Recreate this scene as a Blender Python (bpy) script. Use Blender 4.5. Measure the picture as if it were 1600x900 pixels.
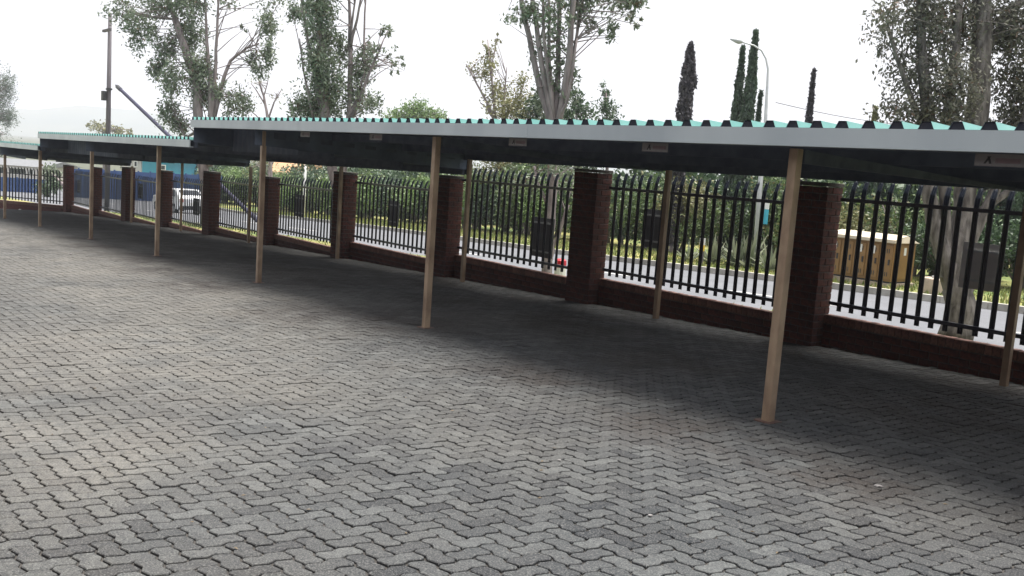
import bpy, bmesh, math, random
import numpy as np
from mathutils import Vector, Matrix
random.seed(7); RNG = np.random.default_rng(11)
scene = bpy.context.scene
for o in list(bpy.data.objects): bpy.data.objects.remove(o)
C = scene.collection

# ------------------------------------------------------------------ camera
FPX = 1484.24
F = np.array([-0.77833482, 0.61508005, -0.12598194])
R = np.array([0.61152787, 0.78813757, 0.06980572])
U = np.array([-0.1422272, 0.02270924, 0.9895735])
H = 1.690
cd = bpy.data.cameras.new('camera'); cam = bpy.data.objects.new('camera', cd); C.objects.link(cam)
cd.sensor_width = 36; cd.lens = FPX / 1600 * 36; cd.clip_start = .05; cd.clip_end = 9000
cam.matrix_world = Matrix(((R[0], U[0], -F[0], 0), (R[1], U[1], -F[1], 0), (R[2], U[2], -F[2], H), (0, 0, 0, 1)))
scene.camera = cam
# ------------------------------------------------------------------ world, overcast sky
SUN_EL, SUN_AZ = 79, -5
w = bpy.data.worlds.new('World'); scene.world = w; w.use_nodes = True
nt = w.node_tree; nt.nodes.clear()
sky = nt.nodes.new('ShaderNodeTexSky'); sky.sky_type = 'NISHITA'; sky.sun_disc = False
sky.sun_elevation = math.radians(SUN_EL); sky.sun_rotation = math.radians(SUN_AZ); sky.dust_density = 3
hs = nt.nodes.new('ShaderNodeHueSaturation'); hs.inputs['Saturation'].default_value = .25
cloud = nt.nodes.new('ShaderNodeTexNoise'); cloud.inputs['Scale'].default_value = 2.2; cloud.inputs['Detail'].default_value = 4
ramp = nt.nodes.new('ShaderNodeMapRange'); ramp.inputs['To Min'].default_value = 8.6; ramp.inputs['To Max'].default_value = 10.6
comb = nt.nodes.new('ShaderNodeCombineColor')
mixw = nt.nodes.new('ShaderNodeMix'); mixw.data_type = 'RGBA'; mixw.inputs[0].default_value = .75
mulb = nt.nodes.new('ShaderNodeMath'); mulb.operation = 'MULTIPLY'; mulb.inputs[1].default_value = 1.045
bg = nt.nodes.new('ShaderNodeBackground'); bg.inputs['Strength'].default_value = .093
out = nt.nodes.new('ShaderNodeOutputWorld')
L = nt.links.new
L(sky.outputs[0], hs.inputs['Color']); L(cloud.outputs[0], ramp.inputs[0])
L(ramp.outputs[0], comb.inputs[0]); L(ramp.outputs[0], comb.inputs[1]); L(ramp.outputs[0], mulb.inputs[0]); L(mulb.outputs[0], comb.inputs[2])
tcw = nt.nodes.new('ShaderNodeTexCoord'); sep = nt.nodes.new('ShaderNodeSeparateXYZ'); L(tcw.outputs['Generated'], sep.inputs[0])
cie = nt.nodes.new('ShaderNodeMapRange'); cie.inputs['From Min'].default_value = 0; cie.inputs['From Max'].default_value = 1    # overcast sky: the zenith is brighter than the horizon
cie.inputs['To Min'].default_value = .68; cie.inputs['To Max'].default_value = 1.0; L(sep.outputs[2], cie.inputs[0])
vm = nt.nodes.new('ShaderNodeVectorMath'); vm.operation = 'SCALE'; L(cie.outputs[0], vm.inputs[3])
L(hs.outputs[0], mixw.inputs[6]); L(comb.outputs[0], mixw.inputs[7]); L(mixw.outputs[2], vm.inputs[0]); L(vm.outputs[0], bg.inputs[0]); L(bg.outputs[0], out.inputs[0])
sd = bpy.data.lights.new('sun', 'SUN'); sd.energy = 4.8; sd.angle = math.radians(32); sd.color = (1, .95, .88)
so = bpy.data.objects.new('sun', sd); C.objects.link(so)
so.rotation_euler = (math.radians(90 - SUN_EL), 0, math.radians(180 - SUN_AZ))
scene.view_settings.view_transform = 'Standard'; scene.view_settings.look = 'None'
scene.view_settings.gamma = 1; scene.view_settings.exposure = 1.0
scene.cycles.max_bounces = 6; scene.cycles.transparent_max_bounces = 6

# ------------------------------------------------------------------ geometry helpers
GA, GB = 0.02349, -0.00024811
def g(x):
    "ground height of the yard and street: falls away to the left"
    if x > 25: return g(25)
    if x > -60: return GA * x + GB * x * x
    z60 = GA * -60 + GB * 3600
    if x > -110: return z60 + .030 * (x + 60)
    return z60 - 1.5
def ray(px, py): return F + R * (px - 800) / FPX + U * (450 - py) / FPX
def atY(px, py, Y):
    v = ray(px, py); t = Y / v[1]; return (v[0] * t, Y, H + v[2] * t)
def atD(px, py, d):
    v = ray(px, py); return Vector((v[0] * d, v[1] * d, H + v[2] * d))
def baseY(px, Y, off=0.0):
    "point of the ground on the line Y seen at image column px"
    py = 350
    for _ in range(30):
        x = atY(px, py, Y)[0]; d = (x * F[0] + Y * F[1] + (g(x) + off - H) * F[2])
        v = np.array([x, Y, g(x) + off - H]); py = 450 - FPX * (v @ U) / d
    return Vector((x, Y, g(x) + off)), float(d), float(py)
def proj(x, y, z):
    v = np.array([x, y, z - H]); d = v @ F; return 800 + FPX * (v @ R) / d, 450 - FPX * (v @ U) / d, d
M = {}
class MB:
    def __init__(s): s.v = []; s.f = []; s.m = []
    def poly(s, pts, mi=0):
        n = len(s.v); s.v += [tuple(p) for p in pts]; s.f.append(tuple(range(n, n + len(pts)))); s.m.append(mi)
    def box(s, x0, x1, y0, y1, z0, z1, mi=0, mat=None):
        P = [(x0, y0, z0), (x1, y0, z0), (x1, y1, z0), (x0, y1, z0), (x0, y0, z1), (x1, y0, z1), (x1, y1, z1), (x0, y1, z1)]
        if mat is not None: P = [tuple(mat @ Vector(p)) for p in P]
        n = len(s.v); s.v += P
        for q in ((0, 3, 2, 1), (4, 5, 6, 7), (0, 1, 5, 4), (1, 2, 6, 5), (2, 3, 7, 6), (3, 0, 4, 7)):
            s.f.append(tuple(n + i for i in q)); s.m.append(mi)
    def hexa(s, P, mi=0):
        n = len(s.v); s.v += [tuple(p) for p in P]
        for q in ((0, 3, 2, 1), (4, 5, 6, 7), (0, 1, 5, 4), (1, 2, 6, 5), (2, 3, 7, 6), (3, 0, 4, 7)):
            s.f.append(tuple(n + i for i in q)); s.m.append(mi)
    def tube(s, pts, rad, n=7, mi=0, cap=True, rough=0):
        pts = [Vector(p) for p in pts]; rings = []
        for i, p in enumerate(pts):
            a = pts[max(0, i - 1)]; b = pts[min(len(pts) - 1, i + 1)]; t = (b - a).normalized()
            u = t.cross(Vector((.3, 1, .2))).normalized(); v = t.cross(u)
            r = rad[i] if isinstance(rad, (list, tuple)) else rad
            base = len(s.v); rings.append(base)
            for k in range(n):
                an = 2 * math.pi * k / n; rr = r * (1 + rough * random.uniform(-1, 1))
                s.v.append(tuple(p + (u * math.cos(an) + v * math.sin(an)) * rr))
        for i in range(len(rings) - 1):
            for k in range(n):
                s.f.append((rings[i] + k, rings[i] + (k + 1) % n, rings[i + 1] + (k + 1) % n, rings[i + 1] + k)); s.m.append(mi)
        if cap:
            s.f.append(tuple(rings[0] + k for k in range(n))[::-1]); s.m.append(mi)
            s.f.append(tuple(rings[-1] + k for k in range(n))); s.m.append(mi)
    def mesh(s, name, mats, smooth=False):
        me = bpy.data.meshes.new(name); me.from_pydata(s.v, [], s.f)
        for m in (mats if isinstance(mats, (list, tuple)) else [mats]): me.materials.append(M[m])
        if any(s.m): me.polygons.foreach_set('material_index', s.m)
        if smooth: me.polygons.foreach_set('use_smooth', [True] * len(s.f))
        me.update(); return me
    def build(s, name, mats, parent=None, smooth=False, bevel=0):
        o = link(name, s.mesh(name, mats, smooth), parent)
        if bevel:
            b = o.modifiers.new('bevel', 'BEVEL'); b.width = bevel; b.segments = 2; b.limit_method = 'ANGLE'
        return o
def link(name, me, parent=None):
    o = bpy.data.objects.new(name, me); C.objects.link(o)
    if parent: o.parent = parent
    return o
def tag(o, label=None, cat=None, group=None, kind=None):
    if label: o['label'] = label
    if cat: o['category'] = cat
    if group: o['group'] = group
    if kind: o['kind'] = kind
    return o
def thing(name, label, cat, loc=(0, 0, 0), rz=0, group=None):
    o = bpy.data.objects.new(name, None); C.objects.link(o); o.location = loc; o.rotation_euler = (0, 0, rz)
    o.empty_display_size = .2
    return tag(o, label, cat, group)
def sub(me_verts, loc): return [(v[0] - loc[0], v[1] - loc[1], v[2] - loc[2]) for v in me_verts]
def place(mb, loc):
    mb.v = sub(mb.v, loc); return mb

# ------------------------------------------------------------------ materials
def nodes(name):
    m = bpy.data.materials.new(name); m.use_nodes = True; t = m.node_tree
    b = t.nodes['Principled BSDF']; M[name] = m; return m, t, b
def N(t, k, **kw):
    n = t.nodes.new(k)
    for a, v in kw.items():
        if a in n.inputs: n.inputs[a].default_value = v
        else: setattr(n, a, v)
    return n
def mixc(t, fac, a, b, mode='MIX'):
    n = t.nodes.new('ShaderNodeMix'); n.data_type = 'RGBA'; n.blend_type = mode
    for i, v in ((0, fac), (6, a), (7, b)):
        if isinstance(v, bpy.types.NodeSocket): t.links.new(v, n.inputs[i])
        elif i == 0: n.inputs[0].default_value = v
        else: n.inputs[i].default_value = (*v, 1)
    return n.outputs[2]
def noise(t, scale, detail=3, coord='Object', rough=.55, stretch=None):
    tc = t.nodes.new('ShaderNodeTexCoord'); n = N(t, 'ShaderNodeTexNoise', Scale=scale, Detail=detail, Roughness=rough)
    if stretch:
        mp = t.nodes.new('ShaderNodeMapping'); mp.inputs['Scale'].default_value = stretch
        t.links.new(tc.outputs[coord], mp.inputs[0]); t.links.new(mp.outputs[0], n.inputs[0])
    else: t.links.new(tc.outputs[coord], n.inputs[0])
    return n.outputs[0]
def rng(t, s, a, b, c=0, d=1):
    n = N(t, 'ShaderNodeMapRange'); t.links.new(s, n.inputs[0])
    for i, v in enumerate((a, b, c, d)): n.inputs[i + 1].default_value = v
    return n.outputs[0]
def bump(t, b, s, strength=.3, dist=.01):
    n = N(t, 'ShaderNodeBump', Strength=strength, Distance=dist); t.links.new(s, n.inputs['Height']); t.links.new(n.outputs[0], b.inputs['Normal'])
def simple(name, c1, c2=None, rough=.7, scale=6, metal=0, bmp=0, bscale=None, spec=.5, stretch=None, rand=0):
    m, t, b = nodes(name); c2 = c2 or tuple(x * .75 for x in c1)
    fac = rng(t, noise(t, scale, 4, stretch=stretch), .35, .65)
    col = mixc(t, fac, c1, c2)
    if rand:
        oi = t.nodes.new('ShaderNodeObjectInfo'); col2 = mixc(t, 1.0, col, (1, 1, 1), 'MULTIPLY')
        hv = t.nodes.new('ShaderNodeHueSaturation'); t.links.new(col, hv.inputs['Color'])
        t.links.new(rng(t, oi.outputs['Random'], 0, 1, 1 - rand, 1 + rand), hv.inputs['Value']); col = hv.outputs[0]
    t.links.new(col, b.inputs['Base Color']); b.inputs['Roughness'].default_value = rough; b.inputs['Metallic'].default_value = metal
    b.inputs['Specular IOR Level'].default_value = spec
    if bmp: bump(t, b, noise(t, bscale or scale * 4, 4), bmp)
    return m
def leafmat(name, dark, light, brown=None, rough=.5, trans=.25):
    m, t, b = nodes(name)
    at = t.nodes.new('ShaderNodeAttribute'); at.attribute_name = 'tone'
    col = mixc(t, at.outputs['Fac'], dark, light)
    if brown: col = mixc(t, rng(t, at.outputs['Fac'], .86, .9), col, brown)
    t.links.new(col, b.inputs['Base Color']); b.inputs['Roughness'].default_value = rough
    b.inputs['Transmission Weight'].default_value = 0
    tr = N(t, 'ShaderNodeBsdfTranslucent'); t.links.new(col, tr.inputs[0]); ms = t.nodes.new('ShaderNodeMixShader'); ms.inputs[0].default_value = trans
    o = t.nodes['Material Output']; t.links.new(b.outputs[0], ms.inputs[1]); t.links.new(tr.outputs[0], ms.inputs[2]); t.links.new(ms.outputs[0], o.inputs[0])
# paver
def paver_mat():
    m, t, b = nodes('paver')
    at = t.nodes.new('ShaderNodeAttribute'); at.attribute_name = 'tone'
    geo = t.nodes.new('ShaderNodeNewGeometry')
    def wn(scale, detail, rough=.6):
        n = N(t, 'ShaderNodeTexNoise', Scale=scale, Detail=detail, Roughness=rough); t.links.new(geo.outputs['Position'], n.inputs[0]); return n.outputs[0]
    base = mixc(t, at.outputs['Fac'], (.015, .018, .022), (.088, .094, .095))
    base = mixc(t, rng(t, wn(.45, 4), .44, .64, 0, .28), base, (.105, .095, .080))          # dusty patches
    st = t.nodes.new('ShaderNodeAttribute'); st.attribute_name = 'dust_sheen'
    dn = N(t, 'ShaderNodeMath', operation='MULTIPLY'); t.links.new(st.outputs['Fac'], dn.inputs[0]); t.links.new(rng(t, wn(1.6, 5), .15, .8), dn.inputs[1])
    base = mixc(t, dn.outputs[0], base, (.195, .183, .16))  # dusty tan patch, plus pale paving sheen put into the colour
    st = t.nodes.new('ShaderNodeAttribute'); st.attribute_name = 'stain_shade'
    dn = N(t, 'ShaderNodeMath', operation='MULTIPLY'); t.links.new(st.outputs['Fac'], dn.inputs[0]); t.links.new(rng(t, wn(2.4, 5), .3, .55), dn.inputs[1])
    base = mixc(t, dn.outputs[0], base, (.026, .019, .015))  # shade under the roof painted in, with brown stains near the posts
    base = mixc(t, rng(t, wn(.8, 5, .7), .52, .72, 0, .5), base, (.032, .031, .034))      # damp and oil stained patches
    base = mixc(t, rng(t, wn(22, 4), .35, .68, 0, .5), base, (.035, .036, .04))
    base = mixc(t, rng(t, wn(130, 2), .5, .66, 0, .5), base, (.19, .19, .185))
    base = mixc(t, rng(t, wn(110, 2), .54, .66, 0, .75), base, (.012, .015, .017))
    t.links.new(base, b.inputs['Base Color'])
    t.links.new(rng(t, wn(3, 3), .3, .7, .6, .85), b.inputs['Roughness']); b.inputs['Specular IOR Level'].default_value = .12
    bump(t, b, wn(160, 3), .55, .004)
paver_mat()
simple('joint_sand', (.028, .026, .025), (.05, .045, .04), .95, 30, bmp=.4)
simple('brick', (.105, .030, .022), (.034, .013, .014), .85, 25, bmp=.5, bscale=90, rand=.3)
simple('mortar', (.10, .088, .082), (.055, .05, .047), .95, 30, bmp=.4, bscale=120)
simple('coping_brick', (.21, .11, .085), (.11, .06, .05), .85, 25, bmp=.4, bscale=90, rand=.25)
simple('pale_paint', (.012, .017, .030), (.022, .030, .050), .32, 20, spec=.6)
simple('post_paint', (.37, .275, .185), (.20, .135, .09), .5, 3.2, stretch=(2, 2, 1), bmp=.1, bscale=60)
simple('post_brown', (.13, .075, .055), (.09, .05, .04), .6, 5)
simple('steel_dark', (.10, .12, .155), (.07, .08, .11), .85, 5, spec=.2)
simple('fascia_metal', (.50, .565, .585), (.40, .46, .49), .4, 1.2, spec=.5, stretch=(1, 1, .2))
simple('roof_teal', (.10, .26, .24), (.14, .31, .29), .35, 3)
simple('roof_under', (.12, .15, .20), (.08, .10, .14), .75, 2.5, spec=.25)
simple('rib_end_dark', (.015, .02, .035), (.03, .03, .04), .9, 10)
simple('sticker', (.17, .165, .165), (.15, .14, .14), .6, 30)
simple('sticker_red', (.16, .11, .12), (.13, .10, .105), .6, 30)
simple('ink', (.02, .02, .025), (.03, .03, .03), .6, 30)
simple('board_grey', (.15, .155, .165), (.11, .115, .125), .55, 4)
simple('board_light', (.55, .53, .51), (.45, .44, .43), .6, 4)
simple('asphalt', (.112, .117, .130), (.09, .095, .106), .75, 1.2, bmp=.5, bscale=90)
simple('road_paint', (.6, .6, .58), (.3, .3, .3), .7, 9)
simple('kerb', (.40, .385, .35), (.27, .26, .23), .85, 3, bmp=.4, rand=.15)
simple('cabinet_olive', (.235, .135, .045), (.19, .105, .035), .5, 3)
simple('cabinet_top', (.52, .45, .33), (.48, .42, .32), .6, 3)
simple('concrete', (.40, .32, .25), (.30, .25, .2), .9, 5, bmp=.4, bscale=40)
simple('white_paint', (.78, .78, .76), (.68, .68, .66), .5, 5)
simple('label_white', (.7, .7, .66), (.6, .6, .56), .5, 20)
simple('galvanised', (.48, .50, .50), (.40, .42, .43), .45, 8, metal=.3)
simple('sign_cyan', (.05, .42, .55), (.06, .38, .5), .45, 8)
simple('sign_yellow', (.68, .44, .03), (.6, .4, .03), .5, 8)
simple('red_paint', (.55, .015, .03), (.45, .012, .025), .5, 10)
simple('wood_pole', (.13, .12, .13), (.09, .08, .09), .9, 3, stretch=(8, 8, .6), bmp=.4)
simple('stay_pole', (.016, .015, .05), (.012, .011, .035), .7, 4)
simple('bark_grey', (.20, .18, .17), (.055, .048, .045), .9, 5, bmp=1, bscale=22, stretch=(3, 3, .7))
simple('bark_mauve', (.27, .23, .225), (.14, .115, .115), .9, 3, bmp=.6, bscale=25, stretch=(3, 3, .7))
simple('blue_wall', (.025, .075, .22), (.018, .055, .17), .55, .8)
simple('teal_wall', (.03, .26, .36), (.025, .22, .31), .6, .8)
simple('cream_wall', (.55, .53, .49), (.45, .43, .4), .8, .8)
simple('tan_roof', (.42, .25, .13), (.34, .2, .11), .8, 1.5)
simple('dark_glass', (.02, .025, .03), (.03, .035, .045), .12, 1)
simple('car_white', (.72, .74, .76), (.68, .7, .72), .28, 1)
simple('tyre', (.015, .015, .016), (.025, .025, .025), .85, 10)
simple('rim', (.4, .4, .42), (.3, .3, .32), .35, 6, metal=.6)
simple('tail_red', (.4, .02, .02), (.3, .015, .015), .3, 6)
simple('plastic_dark', (.03, .032, .036), (.02, .022, .025), .6, 6)
simple('debris', (.16, .12, .07), (.08, .06, .04), .9, 30)
leafmat('leaf_gum', (0.085, 0.11, 0.075), (0.25, 0.30, 0.20), (.12, .085, .05))
leafmat('leaf_gum_mauve', (0.07, 0.072, 0.058), (0.21, 0.205, 0.155), (.16, .10, .07))
leafmat('leaf_olive', (0.1, 0.105, 0.045), (0.28, 0.28, 0.13), (.22, .18, .08))
leafmat('leaf_bright', (0.06, 0.12, 0.03), (0.19, 0.28, 0.09))
leafmat('leaf_dark', (0.025, 0.05, 0.028), (0.085, 0.14, 0.065))
leafmat('leaf_cypress', (0.04, 0.075, 0.05), (0.11, 0.155, 0.10), (.06, .05, .055))
leafmat('leaf_cypress_mauve', (0.045, 0.045, 0.055), (0.11, 0.1, 0.11), (.09, .07, .08))
leafmat('leaf_hedge', (0.035, 0.07, 0.025), (0.16, 0.225, 0.08), (.20, .18, .09))
leafmat('agave', (.07, .10, .07), (.28, .30, .20))
leafmat('grass_blade', (.08, .12, .03), (.26, .28, .08), (.30, .25, .12))
def ground_mat():
    m, t, b = nodes('ground_grass')
    c = mixc(t, rng(t, noise(t, .35, 5), .4, .6), (.085, .13, .03), (.27, .25, .08))
    c = mixc(t, rng(t, noise(t, 9, 4), .45, .7, 0, .7), c, (.045, .06, .02))
    t.links.new(c, b.inputs['Base Color']); b.inputs['Roughness'].default_value = .95; bump(t, b, noise(t, 14, 5), .8, .04)
ground_mat()
simple('field_dull', (.075, .08, .05), (.05, .06, .035), .95, .02)

# ------------------------------------------------------------------ ground sheet, yard bed, road
def yfar(x):
    if x > -22: return 19.35
    if x > -45: return 19.35 + 3.0 * (-22 - x) / 23
    if x > -70: return 22.35 + 3.2 * (-45 - x) / 25
    return 25.55
NEARK = 12.95
xs = [-2600, -1500, -700, -300, -180, -150, -130] + [i for i in range(-120, 31)] + [60, 150, 400, 1000, 2600]
rows = [(-2600, -.05), (-1000, -.05), (-100, -.05), (-20, -.05), (-5, -.05), (0, -.05), (5, -.05), (9.9, -.05), (10.2, -.06), (12, -.09), (NEARK, -.10), (NEARK + .02, -.40), (16, -.40),
        ('f', -.40), ('f+', -.16), ('f2', -.13), (32, -.1), (40, -.1), (60, -.1), (100, -.1), (250, -.1), (700, -.1), (2000, -.1), (2600, -.1)]
mb = MB(); idx = {}
for j, (yy, off) in enumerate(rows):
    for i, x in enumerate(xs):
        y = {'f': yfar(x), 'f+': yfar(x) + .05, 'f2': yfar(x) + 2}.get(yy, yy)
        idx[i, j] = len(mb.v); mb.v.append((x, y, g(x) + off))
for j in range(len(rows) - 1):
    for i in range(len(xs) - 1):
        mb.f.append((idx[i, j], idx[i + 1, j], idx[i + 1, j + 1], idx[i, j + 1])); mb.m.append(0)
tag(mb.build('ground', 'ground_grass', smooth=False), kind='structure')
def sheet(name, mat, X, ya, yb, off, kind='structure'):
    m = MB()
    for x in X:
        for y in (ya(x), yb(x)): m.v.append((x, y, g(x) + off))
    for i in range(len(X) - 1):
        m.f.append((2 * i, 2 * i + 2, 2 * i + 3, 2 * i + 1)); m.m.append(0)
    o = m.build(name, mat); return tag(o, kind=kind)
XR = list(range(-125, 31))
sheet('paving_bed', 'joint_sand', list(range(-47, 9)), lambda x: -8, lambda x: 9.9, -.012)
fm = MB(); XF = [-2590, -1500, -700, -400, -250, -180, -150, -130, -112]
for x in XF:
    for y in (-2590, 30, 2590): fm.v.append((x, y, g(x) - .08))
for i in range(len(XF) - 1):
    for q in (0, 1): fm.f.append((3 * i + q, 3 * i + 3 + q, 3 * i + 4 + q, 3 * i + 1 + q)); fm.m.append(0)
tag(fm.build('far_fields', 'field_dull'), kind='structure')
sheet('road', 'asphalt', XR, lambda x: NEARK + .02, lambda x: yfar(x), -.25)
# road markings: dashed centre line and a solid edge line
o = None
for k in range(18):
    xa = 2 - k * 6.0
    m = MB(); zz = -.246
    n = 4
    for i in range(n):
        x0 = xa - 3 * i / n; x1 = xa - 3 * (i + 1) / n
        yc0 = (NEARK + yfar(x0)) / 2; yc1 = (NEARK + yfar(x1)) / 2
        m.poly([(x0, yc0 - .06, g(x0) + zz), (x0, yc0 + .06, g(x0) + zz), (x1, yc1 + .06, g(x1) + zz), (x1, yc1 - .06, g(x1) + zz)])
    tag(m.build('centre_line_dash', 'road_paint'), kind='structure')
# kerb stones as pieces of the kerb: one thing per kerb
def kerb(label, yfn, x0, x1, side):
    root = thing('kerb', label, 'kerb', (0, 0, 0)); step = 1.0; x = x0; me = None
    m = MB(); m.box(-.492, .492, 0, .15, -.30, -.105); me = m.mesh('kerb_stone', 'kerb')
    while x > x1:
        o = link('kerb_stone', me, root); y = yfn(x); o.location = (x - .5, y, g(x - .5) + random.uniform(-.004, .004))
        o.rotation_euler = (0, -math.atan((g(x) - g(x - 1))), math.atan2(yfn(x - 1) - yfn(x), -1) + math.pi)
        x -= step
    return root
kerb('pale concrete kerb along the far edge of the road below the bushes', yfar, 2, -75, 1)
kerb('concrete kerb along the near edge of the road just outside the fence', lambda x: NEARK - .14, 2, -60, -1)

# ------------------------------------------------------------------ pavers
PW = .1; GAP = .0054; AMP = -.09
def edge_pts(p, q):
    "zigzag unit edge from lattice point p to q, as global curve"
    rev = (q[0] < p[0]) or (q[1] < p[1])
    a, b = (q, p) if rev else (p, q)
    hz = a[1] == b[1]
    pts = []
    for tt, s in ((0, 0), (.2, AMP), (.5, 0), (.8, -AMP)):
        x = a[0] + (b[0] - a[0]) * tt; y = a[1] + (b[1] - a[1]) * tt
        if hz: y += s
        else: x += s
        pts.append((x, y))
    end = (b[0], b[1])
    if rev: pts = [end] + pts[:0:-1]
    return pts
def outline(l):
    "l: (w,h) in units from origin"
    W_, H_ = l; c = []
    path = [(i, 0) for i in range(W_)] + [(W_, j) for j in range(H_)] + [(i, H_) for i in range(W_, 0, -1)] + [(0, j) for j in range(H_, 0, -1)]
    n = len(path)
    for k in range(n): c += edge_pts(path[k], path[(k + 1) % n])
    return np.array(c, float)
def inset(P, d):
    n = len(P); Q = np.zeros_like(P)
    for i in range(n):
        a, b, c = P[i - 1], P[i], P[(i + 1) % n]
        e1 = (b - a) / np.linalg.norm(b - a); e2 = (c - b) / np.linalg.norm(c - b)
        n1 = np.array([-e1[1], e1[0]]); n2 = np.array([-e2[1], e2[0]]); k = n1 + n2; k /= np.linalg.norm(k)
        Q[i] = b + k * min(d / max(.35, k @ n1), d * 2.2)
    return Q
OUT = {}
for key, l in (('h', (2, 1)), ('v', (1, 2))):
    o1 = outline(l) * PW; OUT[key] = (inset(o1, GAP), inset(o1, GAP + .0032))
pv = []
for k in range(-400, 600):
    for mII in range(-260, 260):
        ox = (k + 2 * mII) * PW; oy = (-k + 2 * mII) * PW
        for key, dx, dy in (('h', 0, 0), ('v', 2, 0)):
            x = ox + dx * PW; y = oy + dy * PW
            if not (-45.5 < x < 4 and -.5 < y < 9.72): continue
            if x < -38 and (y - 9.86) < .75 * (x + 42.6) * 1: 
                if (x + 42.6) * .6 - (y - 9.86) * .8 < -.05: pass
            # inside the yard: right of the end wall
            if (x + 42.6) * .6 - (y - 9.86) * .8 < .1: continue
            px, py, d = proj(x, y, g(x))
            if d < .8 or px < -420 or px > 1950 or py > 1250: continue
            pv.append((d, key, x, y, px, py))
pv.sort()
BAYS = [(x_ + random.uniform(-.3, .3), random.uniform(6.9, 7.9), random.uniform(.9, 1.5), random.uniform(.6, 1.0)) for x_ in np.arange(-38, 3, 2.42)] + [(x_ + random.uniform(-.4, .4), random.uniform(8.3, 9.2), random.uniform(.7, 1.3), random.uniform(.4, .8)) for x_ in np.arange(-38, 3, 2.42)] + [(x_ + random.uniform(-.8, .8), random.uniform(4.9, 6.2), random.uniform(.5, 1.3), random.uniform(.35, .7)) for x_ in np.arange(-24, 1, 2.1)]  # roofed rows: shade put into the colour; last row: brown stains by the posts
DUST_SHEEN = [(-24, 4.2, 7, 1.6), (-9.0, 2.6, 2.6, 1.5), (-12.5, 4.2, 3.2, 1.2), (-17, 4.6, 4, 1.4), (-6.0, 1.4, 1.2, .7)]  # dusty patch, and the sheen farther left painted as paler ground
def fld(lst, x, y, sy=.75): return max([0] + [math.exp(-(((x - a) / r) ** 2 + ((y - b) / (q if len(lst) == 4 else r * sy)) ** 2)) for a, b, r, q in lst])
def paver_geo(items, lod):
    V = []; Fc = []; tone = []; n = 0; dust_sheen = []; stain_shade = []
    for (d, key, x, y, px, py) in items:
        bot, top = OUT[key]; K = len(bot)
        if lod == 2: idxs = list(range(0, K, 1)); top = bot
        tx, ty = random.gauss(0, .011), random.gauss(0, .011); hz = random.gauss(0, .0017)
        cx, cy = (.1, .05) if key == 'h' else (.05, .1)
        def zz(P, dz): return np.column_stack([P[:, 0] + x, P[:, 1] + y, [g(x) + GA * 0 + (g(x + .5) - g(x - .5)) * (p[0]) + dz + hz + tx * (p[0] - cx) + ty * (p[1] - cy) for p in P]])
        if lod == 2:
            V.append(zz(bot, 0)); Fc.append(tuple(range(n, n + K))); n += K; nf = 1
        else:
            V.append(zz(top, 0)); V.append(zz(bot, -.0035)); V.append(zz(bot, -.014)) if lod == 0 else None
            Fc.append(tuple(range(n, n + K))); nf = 1
            for i in range(K):
                j = (i + 1) % K; Fc.append((n + K + i, n + K + j, n + j, n + i)); nf += 1
                if lod == 0: Fc.append((n + 2 * K + i, n + 2 * K + j, n + K + j, n + K + i)); nf += 1
            n += K * (3 if lod == 0 else 2)
        r = random.random()
        tn = min(1, max(0, random.gauss(.5, .2) + (.3 if r > .92 else 0) - (.35 if r < .12 else 0)))
        tone += [tn] * nf; dust_sheen += [min(1, fld(DUST_SHEEN, x, y) * 1.1)] * nf; stain_shade += [min(1, fld(BAYS, x, y) * .9)] * nf
    return np.concatenate(V), Fc, (tone, dust_sheen, stain_shade)
def paver_obj(name, items, lod, parent):
    V, Fc, tone = paver_geo(items, lod)
    me = bpy.data.meshes.new(name); me.from_pydata(V.tolist(), [], Fc); me.materials.append(M['paver'])
    for an_, vals in zip(('tone', 'dust_sheen', 'stain_shade'), tone): me.attributes.new(an_, 'FLOAT', 'FACE').data.foreach_set('value', vals)
    return link(name, me, parent)
paving = thing('paving', None, None); tag(paving, kind='structure')
vis = [p for p in pv if -30 < p[4] < 1630 and p[5] < 930]
first = set(id(p) for p in vis[:300])
for p in vis[:300]: paver_obj('paver', [p], 0, paving)
rest = [p for p in pv if id(p) not in first]
A_ = [p for p in rest if p[0] < 9]; B_ = [p for p in rest if 9 <= p[0] < 18]; D_ = [p for p in rest if p[0] >= 18]
vv = []
V0 = [paver_geo(A_, 0), paver_geo(B_, 1), paver_geo(D_, 2)]
VV = []; FF = []; TT = ([], [], []); off = 0
for V, Fc, tn in V0:
    VV.append(V); FF += [tuple(i + off for i in f) for f in Fc]; off += len(V)
    for q_ in range(3): TT[q_].extend(tn[q_])
me = bpy.data.meshes.new('paver_field'); me.from_pydata(np.concatenate(VV).tolist(), [], FF); me.materials.append(M['paver'])
for an_, vals in zip(('tone', 'dust_sheen', 'stain_shade'), TT): me.attributes.new(an_, 'FLOAT', 'FACE').data.foreach_set('value', vals)
tag(link('paver_field', me, paving), kind='stuff')
print('pavers', len(pv), 'verts', off)

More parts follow.
